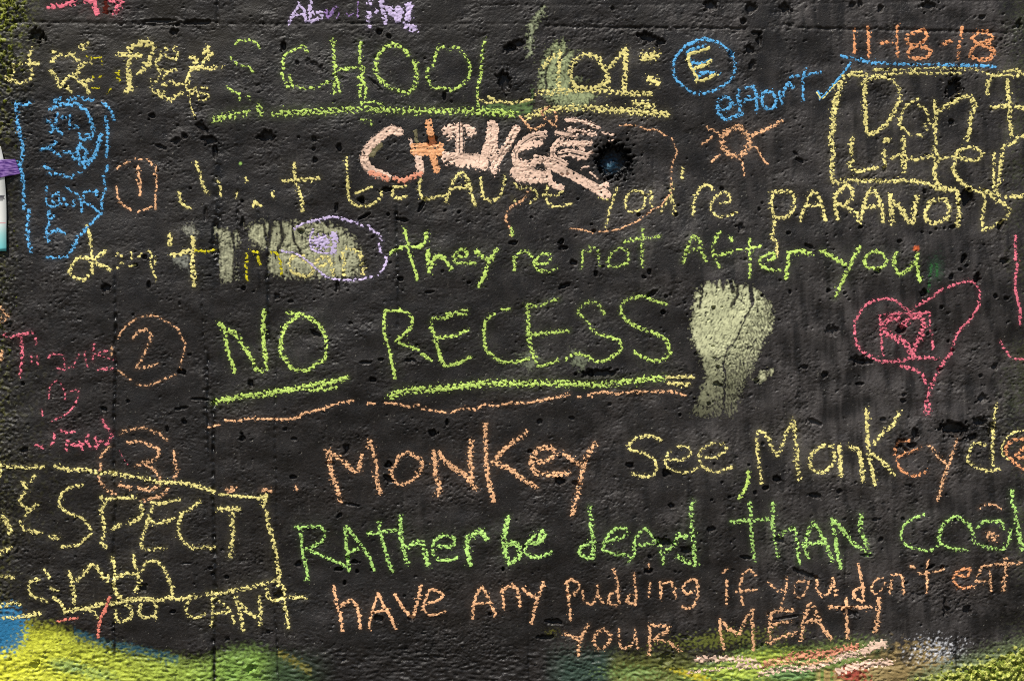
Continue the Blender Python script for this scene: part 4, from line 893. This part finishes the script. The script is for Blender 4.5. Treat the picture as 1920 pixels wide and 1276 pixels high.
# beyond the frame the moss, the sprayed paint and the mottled black carry on
def fold(x, lo, hi): x = np.where(x < lo, 2 * lo - x, x); return np.where(x > hi, 2 * hi - x, x)
GC[~inside] = bil(COL0, fold(GX, -36., 1956.), fold(GY, -36., 1312.))[~inside]
GW = bil(wet, GX, GY) * inside + .0
ny, nx = GX.shape
idx = np.arange(ny * nx).reshape(ny, nx)
quads = np.stack([idx[1:, :-1], idx[1:, 1:], idx[:-1, 1:], idx[:-1, :-1]], -1).reshape(-1, 4)
co = world(GX, GY, GH).reshape(-1, 3); col = GC.reshape(-1, 3); wv = GW.reshape(-1)
# close the slab: a ring at the back, 320 mm behind the face
ring = np.concatenate([idx[0, :], idx[1:, -1], idx[-1, -2::-1], idx[-2:0:-1, 0]])
back = co[ring].copy(); back[:, 1] = .32; nb = len(co); bi = np.arange(nb, nb + len(ring))
side = np.stack([ring, np.roll(ring, -1), np.roll(bi, -1), bi], -1)
co = np.vstack([co, back]); col = np.vstack([col, col[ring]]); wv = np.append(wv, wv[ring])
x0_, x1_, z0_, z1_ = back[:, 0].min(), back[:, 0].max(), back[:, 2].min(), back[:, 2].max()
nb = len(co); co = np.vstack([co, [(x0_, .322, z0_), (x1_, .322, z0_), (x1_, .322, z1_), (x0_, .322, z1_)]])
col = np.vstack([col, np.full((4, 3), .035)]); wv = np.append(wv, np.zeros(4))
quads = np.vstack([quads, side, [[nb + 1, nb, nb + 3, nb + 2]]])
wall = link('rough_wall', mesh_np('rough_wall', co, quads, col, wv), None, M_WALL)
wall['label'] = 'rough black painted wall covered with coloured chalk writing and drawings'
wall['category'] = 'wall'; wall['kind'] = 'thing'
GH32 = GH
def wall_h(x, y):                          # height of the built (piecewise flat) wall at picture mm
    j = np.clip(np.searchsorted(ax, x) - 1, 0, nx - 2); i = np.clip(np.searchsorted(ay, y) - 1, 0, ny - 2)
    b = (x - ax[j]) / (ax[j + 1] - ax[j]); a = (y - ay[i]) / (ay[i + 1] - ay[i])
    return GH32[i, j] * (1 - a) * (1 - b) + GH32[i, j + 1] * (1 - a) * b + GH32[i + 1, j] * a * (1 - b) + GH32[i + 1, j + 1] * a * b

# ------------------------------------------------------------------ chalk and paint as thin crusts on the wall
used = [i for i in range(1, oid + 1)]
flat = OWN.ravel(); order = np.argsort(flat, kind='stable'); bounds = np.searchsorted(flat[order], np.arange(1, oid + 2))
parents = {}
def crust(name, ids, parent, mat):
    cells = np.concatenate([order[bounds[k - 1]:bounds[k]] for k in ids])
    if len(cells) < 4: return None
    i, j = cells // W, cells % W
    keys = np.stack([(i + 1) * (W + 1) + j, (i + 1) * (W + 1) + j + 1, i * (W + 1) + j + 1, i * (W + 1) + j], -1)
    u, inv = np.unique(keys.ravel(), return_inverse=True); n = len(u)
    acc = np.zeros((n, 3)); lf = np.zeros(n); cnt = np.zeros(n)
    pg = np.repeat(PIG[i, j], 4, 0); l4 = np.repeat(LIFT[i, j], 4)
    cnt = np.bincount(inv.ravel(), minlength=n)
    for c in range(3): acc[:, c] = np.bincount(inv.ravel(), pg[:, c], n)
    lf = np.bincount(inv.ravel(), l4, n) / cnt; acc /= cnt[:, None]
    y = (u // (W + 1)) - M + 0.; x = (u % (W + 1)) - M + 0.
    # corners where four cells meet stand proud, rims sink towards the wall, and the rim is rounded
    rim = cnt < 4
    cxm = np.bincount(inv.ravel(), np.repeat(j + .5, 4), n) / cnt - M; cym = np.bincount(inv.ravel(), np.repeat(i + .5, 4), n) / cnt - M
    x = np.where(rim, x + .35 * (cxm - x), x); y = np.where(rim, y + .35 * (cym - y), y)
    h = wall_h(x, y) + .16 + lf * np.where(rim, .25, 1.)
    return link(name, mesh_np(name, world(x, y, h), inv.reshape(-1, 4), acc), parent, mat)
for wi, (nm, lb, solo) in enumerate(writings):
    ids = [k for k in used if pieces[k][1] == wi]
    if solo:
        o = crust(nm, ids, wall, M_CHALK)
        if o is not None: o['label'] = lb
        continue
    root = bpy.data.objects.new(nm, None); scene.collection.objects.link(root); root.parent = wall; root['label'] = lb; root.empty_display_size = .05
    for k in ids: crust(pieces[k][0], [k], root, M_PAINT if nm in ('painted_word', 'paint_smear') else M_CHALK)

# ------------------------------------------------------------------ moss: small real tufts growing on the wall
def moss(name, label, mask_fn, count, box, size, c0, c1, seed, thick):
    r = np.random.default_rng(seed); x = box[0] + r.random(count * 6) * (box[2] - box[0]); y = box[1] + r.random(count * 6) * (box[3] - box[1])
    ok = r.random(len(x)) < mask_fn(x, y); x, y = x[ok][:count], y[ok][:count]; n = len(x)
    h = wall_h(x, y); s = size * (.5 + r.random(n))
    V = []; a = r.random(n) * 6.28
    # each tuft is a low five sided leafy cone
    for k in range(5):
        an = a + k * 1.2566; rr = s * (.8 + .5 * r.random(n))
        V.append(world(x + rr * np.cos(an), y + rr * np.sin(an), h + .1 - .3 * r.random(n)))
    V.append(world(x + s * .5 * r.standard_normal(n), y - s * .3 + s * .4 * r.standard_normal(n), h + s * thick * (.6 + .8 * r.random(n))))
    co = np.stack(V, 1).reshape(-1, 3); b = np.arange(n)[:, None] * 6
    q = np.concatenate([np.concatenate([b + k, b + (k + 1) % 5, b + 5], 1) for k in range(5)])
    me = bpy.data.meshes.new(name); me.from_pydata(co.tolist(), [], q[:, ::-1].tolist())
    t = np.clip(r.random(n) ** 2.2 + .25 * bil(n20, x, y), 0, 1); c = np.array(c0) * (1 - t[:, None]) + np.array(c1) * t[:, None]
    cc = np.repeat(c, 6, 0); at = me.color_attributes.new('Pigment', 'FLOAT_COLOR', 'POINT')
    at.data.foreach_set('color', np.hstack([cc, np.ones((len(cc), 1))]).astype(np.float32).ravel())
    o = link(name, me, wall, M_CHALK); o['kind'] = 'stuff'; o['label'] = label; return o
moss('moss', 'dark green moss with yellow tips along the left edge of the wall', lambda x, y: np.clip(bil(moss_l, fold(x, -36., 1956.), y) - .1, 0, 1) * (.25 + .75 * sm(y, 330, 150)) * sm(bil(n20 + .5 * patchy, x, y), -.3, .9) * (bil(OWN.astype(np.float32) > 0, np.clip(x, -30, 1940), np.clip(y, -30, 1290)) < .2),
     1900, (-90, -36, 130, 700), 1.9, (.010, .012, .004), (.13, .15, .012), 5, .7)
moss('moss', 'bright yellow green moss cushions at the lower right corner', lambda x, y: bil(moss_r, x, y), 1300, (1690, 1200, 1956, 1312), 2.6, (.12, .16, .02), (.42, .42, .10), 6, .5)

# ------------------------------------------------------------------ taped paper at the left edge
def poly_slab(name, pts, lift, thick, mat, sub=14, bend=None):
    """a thin sheet following the wall: grid over the quad of four corner chains"""
    L_, R_ = pts                           # left and right borders, top to bottom, picture mm
    n = len(L_); us = np.linspace(0, 1, sub); vs = np.linspace(0, n - 1, sub * (n - 1))
    P = np.array([[np.array([np.interp(v, range(n), [q[c] for q in L_]) * (1 - u) + np.interp(v, range(n), [q[c] for q in R_]) * u for c in (0, 1)]) for u in us] for v in vs])
    h = blur_h(P[..., 0], P[..., 1]) + lift + (bend(P[..., 0], P[..., 1]) if bend is not None else 0)
    f = world(P[..., 0], P[..., 1], h).reshape(-1, 3); bk = world(P[..., 0], P[..., 1], h - thick).reshape(-1, 3)
    nv, nu = len(vs), len(us); g = np.arange(nv * nu).reshape(nv, nu); k = nv * nu
    q = np.stack([g[1:, :-1], g[1:, 1:], g[:-1, 1:], g[:-1, :-1]], -1).reshape(-1, 4); qb = q[:, ::-1] + k
    rg = np.concatenate([g[0, :], g[1:, -1], g[-1, -2::-1], g[-2:0:-1, 0]]); s = np.stack([rg, np.roll(rg, -1), np.roll(rg, -1) + k, rg + k], -1)
    o = link(name, mesh_np(name, np.vstack([f, bk]), np.vstack([q, qb, s])), None, mat); return o
HB = blur(Hm, 9.0)
def blur_h(x, y): return bil(HB, x, y)
def simple(name, col, rough=.6, spec=.4):
    m = bpy.data.materials.new(name); m.use_nodes = True; b = m.node_tree.nodes['Principled BSDF']
    b.inputs['Base Color'].default_value = (*col, 1); b.inputs['Roughness'].default_value = rough; b.inputs['Specular IOR Level'].default_value = spec; return m
def ramp_z(m, stops, z0, z1):              # printed colour wash down the sheet
    t = m.node_tree; b = t.nodes['Principled BSDF']; tc = t.nodes.new('ShaderNodeTexCoord'); sp = t.nodes.new('ShaderNodeSeparateXYZ')
    mp = t.nodes.new('ShaderNodeMapRange'); mp.inputs['From Min'].default_value = z0; mp.inputs['From Max'].default_value = z1; rp = t.nodes.new('ShaderNodeValToRGB')
    t.links.new(tc.outputs['Object'], sp.inputs[0]); t.links.new(sp.outputs['Z'], mp.inputs['Value']); t.links.new(mp.outputs[0], rp.inputs[0])
    e = rp.color_ramp.elements; e[0].position = stops[0][0]; e[0].color = (*stops[0][1], 1); e[1].position = stops[-1][0]; e[1].color = (*stops[-1][1], 1)
    for p, c in stops[1:-1]: n = e.new(p); n.color = (*c, 1)
    t.links.new(rp.outputs[0], b.inputs['Base Color'])
Z = lambda y: CZ + (638 - y) / 1000
mp_ = simple('paper', (.75, .74, .70), .7, .3); ramp_z(mp_, [(0, (.10, .50, .52)), (.16, (.32, .60, .58)), (.30, (.70, .70, .66)), (1, (.80, .79, .74))], Z(472), Z(272))
Lc = [(-150, 268), (-150, 273), (-150, 300), (-150, 380), (-150, 472)]; Rc = [(-3, 270), (4, 276), (9, 300), (12, 380), (14, 471)]
paper = poly_slab('paper_sheet', (Lc, Rc), 5.0, .5, mp_, bend=lambda x, y: 1.2 * np.sin(y / 34) + .02 * np.abs(x))
paper['label'] = 'white paper sheet with a turquoise lower end, taped up beside the blue chalk face'; paper['category'] = 'paper'
mi = simple('ink', (.04, .035, .05), .6); mred = simple('red_print', (.6, .22, .22), .6)
def strip(name, y0, y1, xa, xb, mat):
    n = 8; xs = np.linspace(xa, xb, n); X_, Y_ = np.meshgrid(xs, [y0, y1]); h = blur_h(X_, Y_) + 5.0 + 1.2 * np.sin(Y_ / 34) + .02 * np.abs(X_) + .25
    g = np.arange(2 * n).reshape(2, n); q = np.stack([g[1:, :-1], g[1:, 1:], g[:-1, 1:], g[:-1, :-1]], -1).reshape(-1, 4)
    return link(name, mesh_np(name, world(X_, Y_, h).reshape(-1, 3), q), paper, mat)
for y0, y1, xb in ((366, 367.3, 9), (368.2, 371, 7.5), (372.4, 373.6, 9), (374.6, 376, 6)): strip('printed_line', y0, y1, -60, xb, mi)
strip('red_line', 417.6, 418.6, -140, 11.5, mred)
mt = simple('purple_tape', (.16, .03, .36), .45, .5); t = mt.node_tree; b = t.nodes['Principled BSDF']
tc = t.nodes.new('ShaderNodeTexCoord'); mpg = t.nodes.new('ShaderNodeMapping'); mpg.inputs['Rotation'].default_value = (0, R(35), 0); mpg.inputs['Scale'].default_value = (60, 60, 260)
nz = t.nodes.new('ShaderNodeTexNoise'); nz.inputs['Scale'].default_value = 1.6; nz.inputs['Detail'].default_value = 6; rp = t.nodes.new('ShaderNodeValToRGB')
rp.color_ramp.elements[0].position = .38; rp.color_ramp.elements[0].color = (.055, .006, .17, 1); rp.color_ramp.elements[1].position = .70; rp.color_ramp.elements[1].color = (.42, .24, .60, 1)
t.links.new(tc.outputs['Object'], mpg.inputs[0]); t.links.new(mpg.outputs[0], nz.inputs[0]); t.links.new(nz.outputs['Fac'], rp.inputs[0]); t.links.new(rp.outputs[0], b.inputs['Base Color'])
tape = poly_slab('tape_strip', ([(-60, 306), (-60, 348)], [(29, 298.5), (38.5, 326)]), 6.9, .4, mt, 24, bend=lambda x, y: 1.2 * np.sin(y / 34) * (x < 14) + .02 * np.abs(x) - 5.8 * sm(x, 12, 30) + .3 * np.sin(x / 3 + y / 7))
tape['label'] = 'short strip of creased purple tape holding the paper to the wall'; tape['category'] = 'tape'

# ------------------------------------------------------------------ the ground at the wall's foot
gm = simple('earth', (.10, .085, .065), .95, .2); t = gm.node_tree; b = t.nodes['Principled BSDF']
nz = t.nodes.new('ShaderNodeTexNoise'); nz.inputs['Scale'].default_value = 9; nz.inputs['Detail'].default_value = 10; rp = t.nodes.new('ShaderNodeValToRGB'); tc = t.nodes.new('ShaderNodeTexCoord')
rp.color_ramp.elements[0].position = .3; rp.color_ramp.elements[0].color = (.06, .05, .035, 1); rp.color_ramp.elements[1].position = .7; rp.color_ramp.elements[1].color = (.17, .15, .12, 1)
t.links.new(tc.outputs['Object'], nz.inputs[0]); t.links.new(nz.outputs['Fac'], rp.inputs[0]); t.links.new(rp.outputs[0], b.inputs['Base Color'])
bp = t.nodes.new('ShaderNodeBump'); bp.inputs['Distance'].default_value = .02; t.links.new(nz.outputs['Fac'], bp.inputs['Height']); t.links.new(bp.outputs[0], b.inputs['Normal'])
gs = np.array([-900, -200, -60, -20, -8, -4, -3, -2, -1, 0, 1, 2, 3, 4, 8, 20, 60, 200, 900], float); X_, Y_ = np.meshgrid(gs, gs)
g = np.arange(X_.size).reshape(X_.shape); q = np.stack([g[:-1, :-1], g[:-1, 1:], g[1:, 1:], g[1:, :-1]], -1).reshape(-1, 4)
gd = link('ground', mesh_np('ground', np.stack([X_, Y_, np.zeros_like(X_)], -1).reshape(-1, 3), q), None, gm); gd['kind'] = 'structure'
print('TRIS', sum(len(o.data.polygons) * 2 for o in scene.objects if o.type == 'MESH'), 'OBJ', len(scene.objects))
